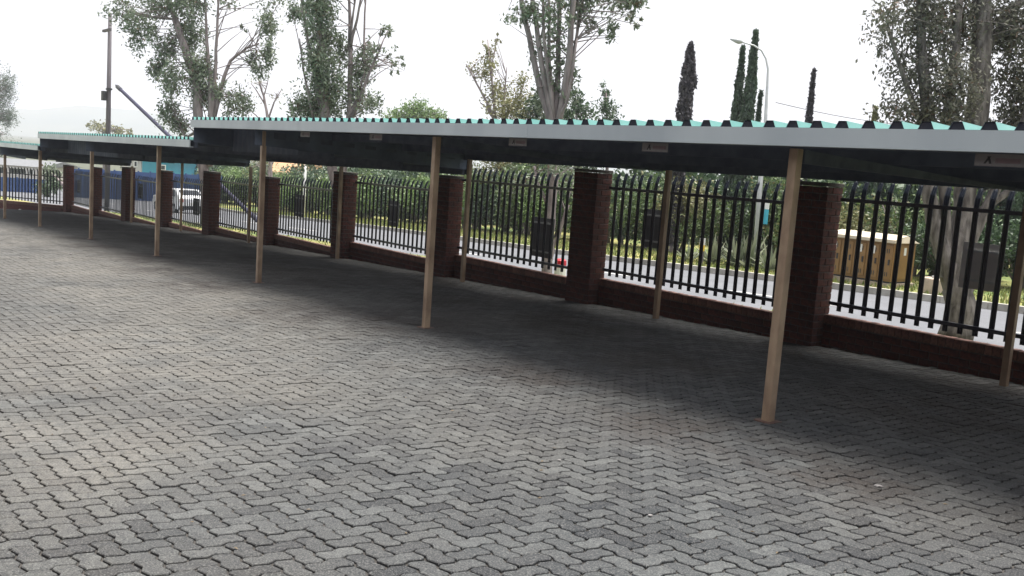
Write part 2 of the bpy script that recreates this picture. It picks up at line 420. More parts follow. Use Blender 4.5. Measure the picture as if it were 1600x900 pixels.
# ------------------------------------------------------------------ carport sections
S = .20237; RX0 = -8.7116
RH = .050
def lin(x, x0, z0, x1, z1): return z0 + (z1 - z0) * (x - x0) / (x1 - x0)
FY = 5.843; RY = 9.90
SECT = [  # name, fascia x range, sheet x range, front bottom, rear bottom, label
 dict(xa=6.0, xb=-16.70, sx=-16.70, zf=lambda x: lin(x, -4.47, 1.982, -16.68, 1.985), zr=lambda x: lin(x, -4.4, 1.825, -13.8, 1.768),
      posts=[0.51, -4.341, -9.191, -14.02], back=[.3, -4.19, -8.882, -13.516], label='nearest and highest carport roof with grey fascia and four stickers under its edge'),
 dict(xa=-16.72, xb=-28.62, sx=-14.0, zf=lambda x: lin(x, -16.74, 1.641, -28.62, 1.567), zr=lambda x: lin(x, -14.0, 1.500, -22.7, 1.41),
      posts=[-18.982, -23.857], back=[-18.19], label='middle carport roof section stepping down from the nearest one'),
 dict(xa=-28.64, xb=-40.0, sx=-23.8, zf=lambda x: lin(x, -28.61, 1.238, -34.07, 1.20), zr=lambda x: lin(x, -23.8, 1.232, -33.45, 1.017),
      posts=[-29.257, -34.287], back=[-22.978, -28.007], label='third carport roof section, lower again, cut by the left edge of the photo'),
 dict(xa=-40.02, xb=-44.5, sx=-34.05, zf=lambda x: .86, zr=lambda x: lin(x, -34.09, .818, -44.24, .557),
      posts=[], back=[-32.877], label='lowest and farthest carport roof section in front of the end fence'),
]
def front_x(px): pass
for si, s in enumerate(SECT):
    xa, xb, sx = s['xa'], s['xb'], s['sx']
    root = thing('carport', s['label'], 'carport', (xb, FY, g(xb)), 0, 'stepped carport sections along the fence'); O = root.location
    zf, zr = s['zf'], s['zr']
    xr = max(xa, sx)
    def top(x, y):      # underside of the sheet
        a = zf(x) + .115; b = zr(x) + .10
        return a + (b - a) * (y - FY) / (RY - FY)
    # fascia flashing
    m = MB(); nseg = 8
    for (y0, y1, z0, z1) in ((FY - .02, FY, 0, .130), (FY, FY + .05, 0, .012), (FY, FY + .06, .118, .130)):
        m.hexa([(xb, y0, zf(xb) + z0), (xa, y0, zf(xa) + z0), (xa, y1, zf(xa) + z0), (xb, y1, zf(xb) + z0),
                (xb, y0, zf(xb) + z1), (xa, y0, zf(xa) + z1), (xa, y1, zf(xa) + z1), (xb, y1, zf(xb) + z1)])
    place(m, O).build('fascia', 'fascia_metal', root)
    # joints in the flashing
    k = xa - 3.1
    while k > xb + 1 and si < 2:
        m = MB(); m.box(k - .04, k, FY - .0225, FY - .0205, zf(k) + .002, zf(k) + .128); place(m, O).build('fascia_joint', 'fascia_metal', root); k -= 5.1
    # roof sheets: each four ribs wide
    i0 = math.floor((xb - RX0) / S) + 1; i1 = math.floor((xr - RX0) / S)
    prof = [(-.5, 0), (-.27, 0), (-.15, 1), (.15, 1), (.27, 0), (.5, 0)]
    i = i0
    while i <= i1:
        j = min(i + 3, i1); m = MB()
        for r in range(i, j + 1):
            xc = RX0 + r * S; fy = FY - .012 if xc < xa else 6.6
            P = [(xc + a * S, b) for a, b in prof]
            for q in range(5):
                (x0, b0), (x1, b1) = P[q], P[q + 1]
                for lay, mi in ((.016, 0), (.0135, 1)):
                    pts = [(x0, fy, top(x0, fy) + b0 * RH + lay), (x1, fy, top(x1, fy) + b1 * RH + lay),
                           (x1, RY, top(x1, RY) + b1 * RH + lay), (x0, RY, top(x0, RY) + b0 * RH + lay)]
                    m.poly(pts if mi == 0 else pts[::-1], mi)
            # dark face across the rib end
            P4 = [(P[1][0] + .003, fy + .006, top(xc, fy) + .016), (P[4][0] - .003, fy + .006, top(xc, fy) + .016),
                  (P[3][0], fy + .006, top(xc, fy) + RH + .013), (P[2][0], fy + .006, top(xc, fy) + RH + .013)]
            m.poly(P4, 2)
        place(m, O).build('roof_sheet', ['roof_teal', 'roof_under', 'rib_end_dark'], root); i = j + 1
    # purlins along the roof
    for pi, yy in enumerate((5.95, 7.2, 8.5, 9.80)):
        m = MB(); x0, x1 = xb + .02, (xr if yy > 6.5 else min(xa, xr)) - .02
        m.hexa([(x0, yy - .03, top(x0, yy) - .115), (x1, yy - .03, top(x1, yy) - .115), (x1, yy + .03, top(x1, yy) - .115), (x0, yy + .03, top(x0, yy) - .115),
                (x0, yy - .03, top(x0, yy) - .002), (x1, yy - .03, top(x1, yy) - .002), (x1, yy + .03, top(x1, yy) - .002), (x0, yy + .03, top(x0, yy) - .002)])
        place(m, O).build('purlin', 'steel_dark', root)
    # front posts with a rafter to the back
    for px_ in s['posts']:
        zt = top(px_, 6.02) - .117; m = MB()
        m.box(px_ - .037, px_ + .037, 6.023 - .037, 6.023 + .037, g(px_) - .05, zt)
        place(m, O).build('post', 'post_paint', root, bevel=.006)
        m = MB(); m.box(px_ - .075, px_ + .075, 6.023 - .075, 6.023 + .075, g(px_) - .004, g(px_) + .006); place(m, O).build('base_plate', 'post_brown', root)
        m = MB(); za, zb = top(px_, 6.08) - .118, top(px_, 9.6) - .118
        m.hexa([(px_ - .03, 6.09, za - .10), (px_ + .03, 6.09, za - .10), (px_ + .03, 9.74, zb - .02), (px_ - .03, 9.74, zb - .02),
                (px_ - .03, 6.09, za), (px_ + .03, 6.09, za), (px_ + .03, 9.74, zb), (px_ - .03, 9.74, zb)])
        place(m, O).build('rafter', 'steel_dark', root)
    for px_ in s['back']:
        zt = top(px_, 9.56) - .005; m = MB(); m.box(px_ - .033, px_ + .033, 9.563 - .033, 9.563 + .033, g(px_) - .05, zt - .115)
        place(m, O).build('post', 'post_paint', root, bevel=.005)
    # closing sheets between this section and the one above it
    if si > 0:
        up = SECT[si - 1]
        for cx in ((up['xb'] + .03, sx + .0) if si < 3 else (up['xb'] + .03, sx)):
            def utop(x, y, u=up):
                a = u['zf'](x) + .115; b = u['zr'](x) + .10; return a + (b - a) * (y - FY) / (RY - FY)
            m = MB(); nn = 20; ya, yb = FY + .03, RY - .02
            for q in range(nn):
                y0 = ya + (yb - ya) * q / nn; y1 = ya + (yb - ya) * (q + 1) / nn; dx0 = .02 if q % 2 else 0; dx1 = 0 if q % 2 else .02
                m.poly([(cx + dx0, y0, top(cx, y0) - .02), (cx + dx1, y1, top(cx, y1) - .02), (cx + dx1, y1, utop(cx, y1) - .005), (cx + dx0, y0, utop(cx, y0) - .005)])
            place(m, O).build('end_closing_sheet', 'roof_under', root)
        # closing strip across the front of the part that runs under the higher roof
        m = MB(); x0, x1 = up['xb'] + .01, sx + .02; y0 = 6.58; nq = max(2, int((x1 - x0) / .1))
        for q in range(nq):
            a0, a1 = x0 + (x1 - x0) * q / nq, x0 + (x1 - x0) * (q + 1) / nq; d0, d1 = (0, .012) if q % 2 else (.012, 0)
            m.poly([(a0, y0 + d0, zf(a0) - .02), (a1, y0 + d1, zf(a1) - .02), (a1, y0 + d1, utop(a1, y0)), (a0, y0 + d0, utop(a0, y0))])
        place(m, O).build('front_closing_sheet', 'roof_under', root)
        m = MB(); m.hexa([(x0, RY - .06, zr(x0) - .0), (x1, RY - .06, zr(x1) - .0), (x1, RY - .045, zr(x1) - .0), (x0, RY - .045, zr(x0) - .0),
                          (x0, RY - .06, utop(x0, RY)), (x1, RY - .06, utop(x1, RY)), (x1, RY - .045, utop(x1, RY)), (x0, RY - .045, utop(x0, RY))])
        place(m, O).build('rear_closing_sheet', 'roof_under', root)
    if si == 0:
        for (xs0, xs1, z0, z1) in ((-12.515, -12.226, 1.905, 1.978), (-10.554, -10.245, 1.902, 1.98), (-7.708, -7.417, 1.904, 1.98), (-5.83, -5.53, 1.902, 1.976), (-2.95, -2.648, 1.90, 1.976)):
            yy = 5.95 - .0325
            m = MB(); m.box(xs0, xs1, yy, yy + .002, z0, z1, 0)
            w_ = xs1 - xs0
            m.box(xs0 + w_ * .42, xs0 + w_ * .92, yy - .001, yy, z0 + .02, z0 + .05, 1)
            for (u0, sl) in ((.18, .10), (.30, -.05)):
                m.hexa([(xs0 + w_ * u0, yy - .001, z0 + .015), (xs0 + w_ * (u0 + .05), yy - .001, z0 + .015), (xs0 + w_ * (u0 + .05), yy, z0 + .015), (xs0 + w_ * u0, yy, z0 + .015),
                        (xs0 + w_ * (u0 + sl), yy - .001, z0 + .06), (xs0 + w_ * (u0 + sl + .05), yy - .001, z0 + .06), (xs0 + w_ * (u0 + sl + .05), yy, z0 + .06), (xs0 + w_ * (u0 + sl), yy, z0 + .06)], 2)
            place(m, O).build('sticker', ['sticker', 'sticker_red', 'ink'], root)

# ------------------------------------------------------------------ brick pillars and low walls
def bevel_box(lx, ly, lz, b=.006):
    bm = bmesh.new(); bmesh.ops.create_cube(bm, size=1)
    for v in bm.verts: v.co = Vector((v.co.x * lx, v.co.y * ly, v.co.z * lz))
    bmesh.ops.bevel(bm, geom=bm.edges[:] , offset=b, segments=1, affect='EDGES'); return bm
BRICKM = {}
def brick_mesh(lx, ly, lz, mat='brick'):
    key = (round(lx, 3), round(ly, 3), round(lz, 3), mat)
    if key not in BRICKM:
        bm = bevel_box(lx, ly, lz, .005); me = bpy.data.meshes.new('brick'); bm.to_mesh(me); bm.free(); me.materials.append(M[mat]); BRICKM[key] = me
    return BRICKM[key]
CH = .0835; JT = .010
def pillar_courses(h):
    n = int(round(h / CH)); out = []
    for c in range(n):
        z = c * CH + CH / 2
        for side in range(4):
            an = side * math.pi / 2; W_, D_, nb_ = (.525, .315, 2) if side % 2 == 0 else (.315, .525, 1)
            for k in range(nb_):
                u = -W_ / 2 + (.105 if c % 2 == 0 else 0) + .21 * k + .105; v = -D_ / 2 + .0525
                out.append((u * math.cos(an) - v * math.sin(an), u * math.sin(an) + v * math.cos(an), z, an))
    return out, n * CH
PX = [-2.62, -6.475, -10.38, -14.24, -18.2, -22.1, -26.04, -30.0, -33.9, -38.0, -42.2]
PTOP = [1.84, 1.80, 1.725, 1.44, 1.37, 1.075, .99, .83, .745, .60, .51]
PLAB = ['brick pillar past the right edge, behind the nearest back post', 'red brick pillar partly behind the nearest front post, left of the brown cabinet',
        'broad dark pillar standing clear between two open fence panels', 'brick pillar just behind the second front post', 'brick pillar right beside a pale back post, brightest brick courses',
        'brick pillar behind the third front post', 'dark pillar left of the stay pole seen through the fence', 'brick pillar hidden behind the fourth post',
        'small brick pillar left of the fourth post beside the teal building', 'far brick pillar behind the fifth front post', 'corner pillar where the fence turns at the far left']
for k, (xr_, zt) in enumerate(zip(PX, PTOP)):
    cx = xr_ - .2625; cy = 9.66 + .1575; gz = g(cx) - .03; hgt = zt - .06 - gz
    root = thing('brick_pillar', PLAB[k], 'brick pillar', (cx, cy, gz), 0, 'brick pillars of the street fence')
    cs, hh = pillar_courses(hgt); m = MB(); m.box(-.252, .252, -.147, .147, 0, hh - .004); m.build('mortar_core', 'mortar', root)
    sc = hgt / hh
    if k <= 4:
        bmesh_ = brick_mesh(.21 - JT, .105 - JT * .5, CH - JT)
        for (x, y, z, an) in cs:
            o = link('brick', bmesh_, root); o.location = (x, y, z); o.rotation_euler = (random.gauss(0, .006), random.gauss(0, .006), an + (math.pi if random.random() < .5 else 0) + random.gauss(0, .008))
    else:
        m = MB()
        for (x, y, z, an) in cs:
            m.box(-.1, .1, -.05, .05, -.037, .037, 0, Matrix.Translation((x, y, z)) @ Matrix.Rotation(an + random.gauss(0, .01), 4, 'Z'))
        tag(m.build('brickwork', 'brick', root), kind='stuff')
    m = MB(); m.box(-.264, .264, -.159, .159, hh, hh + .045); m.build('pillar_cap', 'mortar', root, bevel=.006)
WTOP = [.223, .123, .036, -.147, -.361, -.562, -.764, -.929, -1.02, -1.13]
PANLAB = ['nearest palisade fence panel, in front of the brown cabinet and grey tree trunk', 'palisade fence panel crossed by a pale back post, agaves beyond it',
          'palisade fence panel with the large grey tree trunk and board behind its right half', 'palisade fence panel over dark green bushes, between second front post and brightest pillar',
          'palisade fence panel with the thin white pole rising behind it', 'palisade fence panel crossed behind by the dark slanting stay pole',
          'palisade fence panel with the white car behind it', 'narrow looking palisade fence panel under the teal building', 'palisade fence panel in front of the blue wall, right of the fifth post',
          'palisade fence panel just right of the far corner pillar']
def pale_mesh(hp):
    "one pale: folded W section with a bent, pointed head"
    m = MB(); sec = [(-.030, .000), (-.017, .014), (0, .002), (.017, .014), (.030, .000)]
    levels = [(0, 0, 1), (hp - .23, 0, 1), (hp - .13, .012, 1), (hp - .05, .045, .9)]
    r = []
    for z, dy, ws in levels:
        r.append(len(m.v))
        for th in (0, .005):
            for (x, y) in sec: m.v.append((x * ws, y + dy + th, z))
    for a_, b_ in zip(r[:-1], r[1:]):
        for q in range(4):
            m.f.append((a_ + q, a_ + q + 1, b_ + q + 1, b_ + q)); m.m.append(0)
            m.f.append((a_ + 5 + q + 1, a_ + 5 + q, b_ + 5 + q, b_ + 5 + q + 1)); m.m.append(0)
        m.f.append((a_, b_, b_ + 5, a_ + 5)); m.m.append(0); m.f.append((a_ + 4, a_ + 9, b_ + 9, b_ + 4)); m.m.append(0)
    t0 = r[-1]; tip = len(m.v); m.v += [(0, .075, hp), (-.022, .062, hp - .018), (.022, .062, hp - .018)]
    m.f += [(t0, t0 + 1, tip + 1), (t0 + 1, t0 + 2, tip), (t0 + 2, t0 + 3, tip), (t0 + 3, t0 + 4, tip + 2), (t0 + 5, t0 + 6, tip + 1), (t0 + 6, t0 + 8, tip), (t0 + 8, t0 + 9, tip + 2)]; m.m += [0] * 7
    return m.mesh('pale', 'pale_paint')
def fence_panel(root, x0, x1, zb, hgt, railz, me, tilt=0, sp=.155, Y=0, ph=.5, tops=0):
    n = int((x1 - x0) / sp); st = (x1 - x0) / n
    for i in range(n):
        x = x0 + (i + ph) * st; o = link('pale', me, root); o.location = (x, Y, zb + tilt * (x - x0) + random.uniform(-.004, .004)); o.rotation_euler = (random.gauss(0, .004), random.gauss(0, .006), random.gauss(0, .03))
    for rz_ in railz:
        m = MB(); a, b = x0 - .03, x1 + .03
        m.hexa([(a, Y - .047, zb + rz_ - .021), (b, Y - .047, zb + rz_ - .021 + tilt * (b - a)), (b, Y - .003, zb + rz_ - .021 + tilt * (b - a)), (a, Y - .003, zb + rz_ - .021),
                (a, Y - .047, zb + rz_ + .021), (b, Y - .047, zb + rz_ + .021 + tilt * (b - a)), (b, Y - .003, zb + rz_ + .021 + tilt * (b - a)), (a, Y - .003, zb + rz_ + .021)])
        m.build('rail', 'pale_paint', root)
PALE = pale_mesh(1.57); PALE2 = pale_mesh(1.42)
TILT = [0, .004, .008, .012, .016, .015, .014, .018, .02, .03]
for k in range(10):
    xL = PX[k + 1]; xR = PX[k] - .525; zt = WTOP[k]
    # low wall
    xm = (xL + xR) / 2; gz = min(g(xL), g(xR)) - .03
    t_ = TILT[k]
    root = thing('low_brick_wall', ['low brick wall under the nearest fence panel', 'low brick wall right of the broad dark pillar', 'low brick wall left of the broad dark pillar',
        'low brick wall left of the second front post', 'low brick wall right of the third front post', 'low brick wall between the third post and the dark pillar', 'low brick wall right of the fourth front post',
        'low brick wall left of the fourth front post', 'low brick wall behind the fifth front post', 'low brick wall running up to the far corner pillar'][k], 'low wall', (xL, 9.86, gz), 0, 'low brick walls under the fence panels')
    Ht = zt - gz; Lw = xR - xL; n = int((Ht - .11) / CH) ; m = MB(); m.box(.004, Lw - .004, .010, .098, 0, Ht - .006); m.build('mortar_core', 'mortar', root)
    nb = int(round(Lw / .225)); st = Lw / nb
    if k <= 3:
        bme = brick_mesh(st - JT, .108, CH - JT); hme = brick_mesh(round(st / 2 - JT, 3), .108, CH - JT)
        for c in range(n + 1):
            z = Ht - .118 - c * CH - CH / 2
            if z < -.02: break
            xs_ = [(i + .5) * st for i in range(nb)] if c % 2 else [i * st for i in range(1, nb)]
            for x in xs_:
                o = link('brick', bme, root); o.location = (x, .054, z); o.rotation_euler = (random.gauss(0, .005), random.gauss(0, .004), random.gauss(0, .003))
            if not c % 2:
                for x in (st / 4, Lw - st / 4): o = link('brick', hme, root); o.location = (x, .054, z)
        nc = int(Lw / .083); sc_ = Lw / nc; cme = brick_mesh(round(sc_ - .008, 4), .125, .105, 'coping_brick')
        for i in range(nc):
            o = link('coping_brick', cme, root); o.location = ((i + .5) * sc_, .056, Ht - .056 + random.uniform(-.002, .002)); o.rotation_euler = (0, 0, random.gauss(0, .008))
    else:
        m = MB()
        for c in range(n + 1):
            z = Ht - .118 - c * CH - CH / 2
            if z < -.02: break
            for i in range(nb):
                x = (i + (.5 if c % 2 else .0)) * st
                m.box(max(0, x - st / 2 + .005), min(Lw, x + st / 2 - .005), 0, .108, z - CH / 2 + .005, z + CH / 2 - .005)
        tag(m.build('brickwork', 'brick', root), kind='stuff')
        m = MB(); nc = int(Lw / .083); sc_ = Lw / nc
        for i in range(nc): m.box(i * sc_ + .004, (i + 1) * sc_ - .004, -.006, .118, Ht - .108, Ht - .003 + random.uniform(-.002, .002))
        tag(m.build('coping', 'coping_brick', root), kind='stuff')
    # palisade
    root = thing('palisade_fence_panel', PANLAB[k], 'fence panel', (xL, 9.945, zt), 0, 'palisade fence panels along the street')
    fence_panel(root, .05, Lw - .03, .045 , 0, (.09, 1.315 if k < 3 else (1.235 if k == 3 else 1.19 if k == 4 else 1.25)), PALE if k < 3 else PALE2, tilt=t_ * .4)

# end fence turning towards the yard at the far left
cx, cy = -42.60, 9.86; ez = -1.21; EL = 7.5
ang = math.atan2(-.6, -.8)
root = thing('low_brick_wall', 'low brick wall of the end fence at the far left edge', 'low wall', (cx, cy, ez), ang, 'low brick walls under the fence panels')
m = MB(); m.box(.25, EL, -.11, .11, -.62, -.005); m.build('mortar_core', 'mortar', root)
m = MB(); st = .228
for c in range(7):
    z = -.118 - c * CH - CH / 2
    for i in range(int(EL / st)): 
        x = .25 + (i + (.5 if c % 2 else .2)) * st; m.box(x - st / 2 + .005, x + st / 2 - .005, -.115, .115, z - CH / 2 + .005, z + CH / 2 - .005)
tag(m.build('brickwork', 'brick', root), kind='stuff')
m = MB()
for i in range(int((EL - .25) / .085)): m.box(.25 + i * .085 + .004, .25 + (i + 1) * .085 - .004, -.12, .12, -.108, 0)
tag(m.build('coping', 'coping_brick', root), kind='stuff')
root = thing('palisade_fence_panel', 'end palisade fence panel facing the lawn, at the left edge', 'fence panel', (cx, cy, ez), ang, 'palisade fence panels along the street')
fence_panel(root, .35, EL, .05, 0, (.115, 1.12), PALE2, tilt=-.002, sp=.158)
for (s_, z_, lb) in ((2.28, -1.58, 'small round white lamp on the end wall left of the sixth post'), (.72, -1.61, 'small round white lamp at the foot of the end wall by the corner pillar')):
    X_ = cx - .8 * s_ ; Y_ = cy - .6 * s_
    n_ = Vector((.6, -.8, 0)); p = Vector((X_, Y_, z_)) + n_ * .13
    t = thing('wall_lamp', lb, 'lamp', p, 0, 'round white wall lamps')
    bm = bmesh.new(); bmesh.ops.create_uvsphere(bm, u_segments=14, v_segments=8, radius=.075); me = bpy.data.meshes.new('lamp_globe'); bm.to_mesh(me); bm.free(); me.materials.append(M['white_paint'])
    o = link('lamp_globe', me, t); o.location = (.04 * .6, -.04 * .8, 0)
    m = MB(); m.tube([(0, 0, 0), tuple(-n_ * .03)], .045, 10); m.build('lamp_mount', 'galvanised', t)

# sign boards fixed to the street side of the fence
SB = [(-5.012, -4.585, 1.24, .75, 'grey sign board seen from behind, in front of the forked tree trunk'),
      (-9.75, -9.36, 1.228, .676, 'grey sign board half hidden behind the pale back post'),
      (-12.3, -11.726, .9, .249, 'dark grey sign board hung in front of the slim tree trunk'),
      (-16.96, -16.57, .839, .322, 'dark sign board in front of the green bushes, left of the second post'),
      (-21.39, -20.92, .681, .149, 'dark sign board under the thin white pole'),
      (-28.37, -27.85, .113, -.386, 'small dark sign board right of the white car'),
      (-33.86, -33.255, .245, -.263, 'small dark sign board below the teal building'),
      (-42.0, -41.5, -.069, -.589, 'small blue black sign board in front of the blue wall')]
for (x0, x1, z1, z0, lb) in SB:
    t = thing('sign_board', lb, 'sign board', ((x0 + x1) / 2, 10.05, z0), 0, 'sign boards fixed to the fence')
    w_ = (x1 - x0) / 2
    m = MB(); m.box(-w_, w_, 0, .004, 0, z1 - z0); m.build('board', 'board_light' if x0 > -6 else 'board_grey', t)
    for zz in (.08, z1 - z0 - .1):
        m = MB(); m.box(-w_ * .8, w_ * .8, -.018, -.001, zz, zz + .025); m.build('bracket', 'galvanised', t)

# ------------------------------------------------------------------ foliage
def leaf_mesh(name, cent, size, mat, parent, tone=None, elong=2.2, droop=.0, flat=0.0):
    n = len(cent); cent = np.asarray(cent, float)
    d = RNG.normal(size=(n, 3)); d[:, 2] -= droop; d /= np.linalg.norm(d, axis=1)[:, None]
    e = RNG.normal(size=(n, 3)); e -= (e * d).sum(1)[:, None] * d; e /= np.linalg.norm(e, axis=1)[:, None]
    s = size * RNG.uniform(.6, 1.3, n)[:, None]
    P = np.stack([cent - d * s * elong * .5, cent + e * s * .5, cent + d * s * elong * .5, cent - e * s * .5], 1).reshape(-1, 3)
    me = bpy.data.meshes.new(name); me.vertices.add(4 * n); me.vertices.foreach_set('co', P.ravel())
    me.loops.add(4 * n); me.loops.foreach_set('vertex_index', np.arange(4 * n)); me.polygons.add(n)
    me.polygons.foreach_set('loop_start', np.arange(n) * 4); me.polygons.foreach_set('loop_total', np.full(n, 4))
    me.update(calc_edges=True); me.materials.append(M[mat])
    a = me.attributes.new('tone', 'FLOAT', 'FACE')
    if tone is None: tone = RNG.uniform(0, 1, n)
    a.data.foreach_set('value', np.clip(tone, 0, 1).astype('f'))
    return link(name, me, parent)
def blob_leaves(blobs, clump=14, spread=.35, leaf=.06):
    "blobs: (centre, (rx,ry,rz), number of leaves) -> centres and tones"
    Cn = []; T = []
    for c, r, n in blobs:
        k = max(1, n // clump); u = RNG.normal(size=(k, 3)); u /= np.linalg.norm(u, axis=1)[:, None]
        u *= (RNG.uniform(0, 1, k) ** .45)[:, None]; u *= 1 + .25 * np.sin(u[:, :1] * 7 + u[:, 2:] * 5)
        cc = np.asarray(c) + u * np.asarray(r)
        sp = spread * (RNG.uniform(.5, 1.3, (k, 1, 1))); rr = min(r) if isinstance(r, tuple) else r
        q = cc[:, None, :] + RNG.normal(size=(k, clump, 3)) * np.array([1, 1, 1.25]) * sp * max(.12, min(rr, 1.0))
        Cn.append(q.reshape(-1, 3)); T.append((RNG.normal(.5, .17, (k, 1)) + RNG.normal(0, .17, (k, clump))).ravel())
    return np.concatenate(Cn), np.concatenate(T)
def pxblobs(lst, depth, base, dens=1.0, jit=.6):
    out_ = []
    for (px, py, rx, ry, n) in lst:
        dd = depth + random.uniform(-jit, jit); c = atD(px, py, dd) - base; k = dd / FPX
        out_.append(((c.x, c.y, c.z), (rx * k, max(.25, rx * k * .8), ry * k), int(n * dens)))
    return out_
def stems(root, lines, depth, base, mat, n=7, name='limb', first='trunk'):
    for i, ln in enumerate(lines):
        pts = []; rad = []; dj = random.uniform(-.5, .5)
        for q, (px, py, r) in enumerate(ln):
            f = q / max(1, len(ln) - 1); pts.append(atD(px, py, depth + (dj * f if i else 0)) - base); rad.append(r * depth / FPX)
        # densify with a little wobble
        P2 = []; R2 = []
        for a in range(len(pts) - 1):
            for s_ in range(3):
                f = s_ / 3; p = pts[a].lerp(pts[a + 1], f)
                if P2: p = p + Vector((random.gauss(0, 1), random.gauss(0, 1), 0)) * rad[a] * .12
                P2.append(p); R2.append(rad[a] * (1 - f) + rad[a + 1] * f)
        P2.append(pts[-1]); R2.append(rad[-1])
        m = MB(); m.tube(P2, R2, n, rough=.05); m.build(first if i == 0 else name, mat, root, smooth=True)
def tree(name, label, cat, basept, depth, lines, blobs, leaf, lmat, bmat, group, clump=14, spread=.3, droop=.6, elong=2.4, twigs=True, dens=1):
    root = thing(name, label, cat, basept, 0, group)
    stems(root, lines, depth, basept, bmat)
    bl = pxblobs(blobs, depth, basept, dens)
    c, t = blob_leaves(bl, clump, spread)
    leaf_mesh('crown', c, leaf, lmat, root, t, elong, droop)
    if twigs:
        m = MB()
        segs2 = [(atD(a[0] * (1 - f) + b[0] * f, a[1] * (1 - f) + b[1] * f, depth) - basept) for ln in lines for a, b in zip(ln[:-1], ln[1:]) for f in (0, .25, .5, .75)]
        for (cc, rr, n) in bl:
            c0 = Vector(cc)
            
            for k in range(5 + int(rr[0] * 4)):
                s0 = min(random.sample(segs2, min(len(segs2), 14)), key=lambda p: (p - c0).length + max(0, (p.z - c0.z)) * .5)
                e = c0 + Vector((random.uniform(-1, 1) * rr[0], random.uniform(-1, 1) * rr[1], random.uniform(-1, 1) * rr[2])) * .8
                mid = s0.lerp(e, .5) + Vector((0, 0, .03 * (e - s0).length)); m.tube([s0, mid, e], [.007 + .00035 * depth, .005 + .00025 * depth, .002 + .0001 * depth], 4, cap=False)
        tag(m.build('twigs', bmat, root), kind='stuff')
    return root
GT = 'gum trees on the near verge'  # their upper crowns, out of view, are spread wide to block sky light
# tree E (nearest, right)
bp = Vector((-6.17, 12.43, g(-6.17) - .09)); dE = 12.68
tree('gum_tree', 'large forked grey gum tree at the right, nearest to the fence', 'tree', bp, dE,
     [[(1492, 532, 27), (1496, 490, 23), (1500, 440, 22), (1503, 380, 19), (1508, 300, 17), (1526, 200, 18), (1533, 60, 15), (1538, -80, 12), (1530, -260, 6)],
      [(1496, 470, 16), (1480, 415, 14), (1463, 365, 12), (1449, 300, 11), (1452, 190, 11), (1440, 80, 8), (1436, -40, 5)],
      [(1478, 440, 8), (1479, 330, 8), (1470, 230, 9), (1490, 120, 7), (1500, 0, 5)],
      [(1506, 400, 10), (1530, 345, 9), (1556, 295, 8), (1588, 230, 8), (1630, 100, 6)],
      [(1505, 350, 8), (1545, 320, 6), (1590, 290, 5), (1650, 200, 4)],
      [(1452, 220, 6), (1415, 130, 4), (1385, 40, 2)], [(1533, 90, 8), (1590, 10, 6), (1640, -80, 3)]],
     [(1385, 25, 32, 40, 420), (1440, 35, 45, 45, 1500), (1500, 40, 50, 60, 2200), (1570, 45, 50, 60, 2400), (1640, 60, 50, 80, 2000),
      (1430, 110, 48, 40, 900), (1490, 130, 45, 50, 1500), (1590, 130, 38, 55, 1700), (1650, 160, 40, 70, 1300),
      (1395, 175, 36, 28, 330), (1425, 178, 28, 30, 420), (1480, 180, 40, 30, 800), (1585, 190, 35, 32, 1300), (1560, 250, 40, 30, 350), (1440, -60, 70, 50, 1800), (1560, -70, 90, 60, 2600),
      (1490, -160, 90, 60, 1800), (1620, -190, 100, 60, 1500), (1376, 80, 24, 50, 180), (1640, 250, 40, 50, 600)],
     .029, 'leaf_gum_mauve', 'bark_grey', GT, dens=1.15)
# tree D multi stem
bp, dD, pyD = baseY(853, 11.75, -.09)
fan = [[(853, pyD, 9), (857, 390, 8), (861, 330, 8), (864, 260, 9), (868, 190, 10)],
       [(864, 215, 6), (838, 110, 5), (820, 30, 4), (808, -40, 3)], [(866, 210, 6), (846, 100, 4.5), (832, 0, 3.5), (826, -70, 2)],
       [(867, 205, 5), (858, 100, 3), (858, 0, 2)], [(868, 205, 6), (872, 100, 4), (874, 0, 3.5), (876, -90, 2)], [(870, 205, 6), (890, 90, 5), (896, 0, 4), (898, -80, 2)],
       [(870, 205, 4), (900, 60, 2.5), (915, -30, 1.5)], [(872, 200, 3), (893, 130, 2), (903, 40, 1.5)], [(868, 200, 4), (850, 60, 2.5), (848, -10, 1.8)], [(870, 190, 3), (886, 160, 2), (902, 60, 1.3)],
       [(856, 400, 3.5), (872, 370, 3), (888, 320, 2.5)], [(860, 330, 3), (842, 290, 2.5), (835, 260, 2)]]
tree('gum_tree', 'slender multi stemmed gum tree fanning out above the middle of the roof', 'tree', bp, dD, fan,
     [(825, 15, 26, 34, 330), (865, 10, 30, 34, 420), (905, 8, 26, 40, 900), (950, -10, 40, 26, 800), (985, 2, 26, 22, 520), (955, 50, 14, 26, 190), (920, 40, 14, 20, 130),
      (855, 90, 30, 50, 420), (880, 140, 22, 45, 420), (850, 150, 18, 40, 280), (866, 60, 40, 40, 330), (803, 30, 14, 18, 90), (992, 30, 10, 20, 90), (880, -80, 110, 50, 1800), (860, -170, 150, 60, 1800), (862, 250, 30, 20, 260), (820, 285, 36, 22, 300), (880, 275, 30, 20, 220), (920, -60, 60, 40, 700)],
     .040, 'leaf_gum', 'bark_mauve', GT, spread=.24)
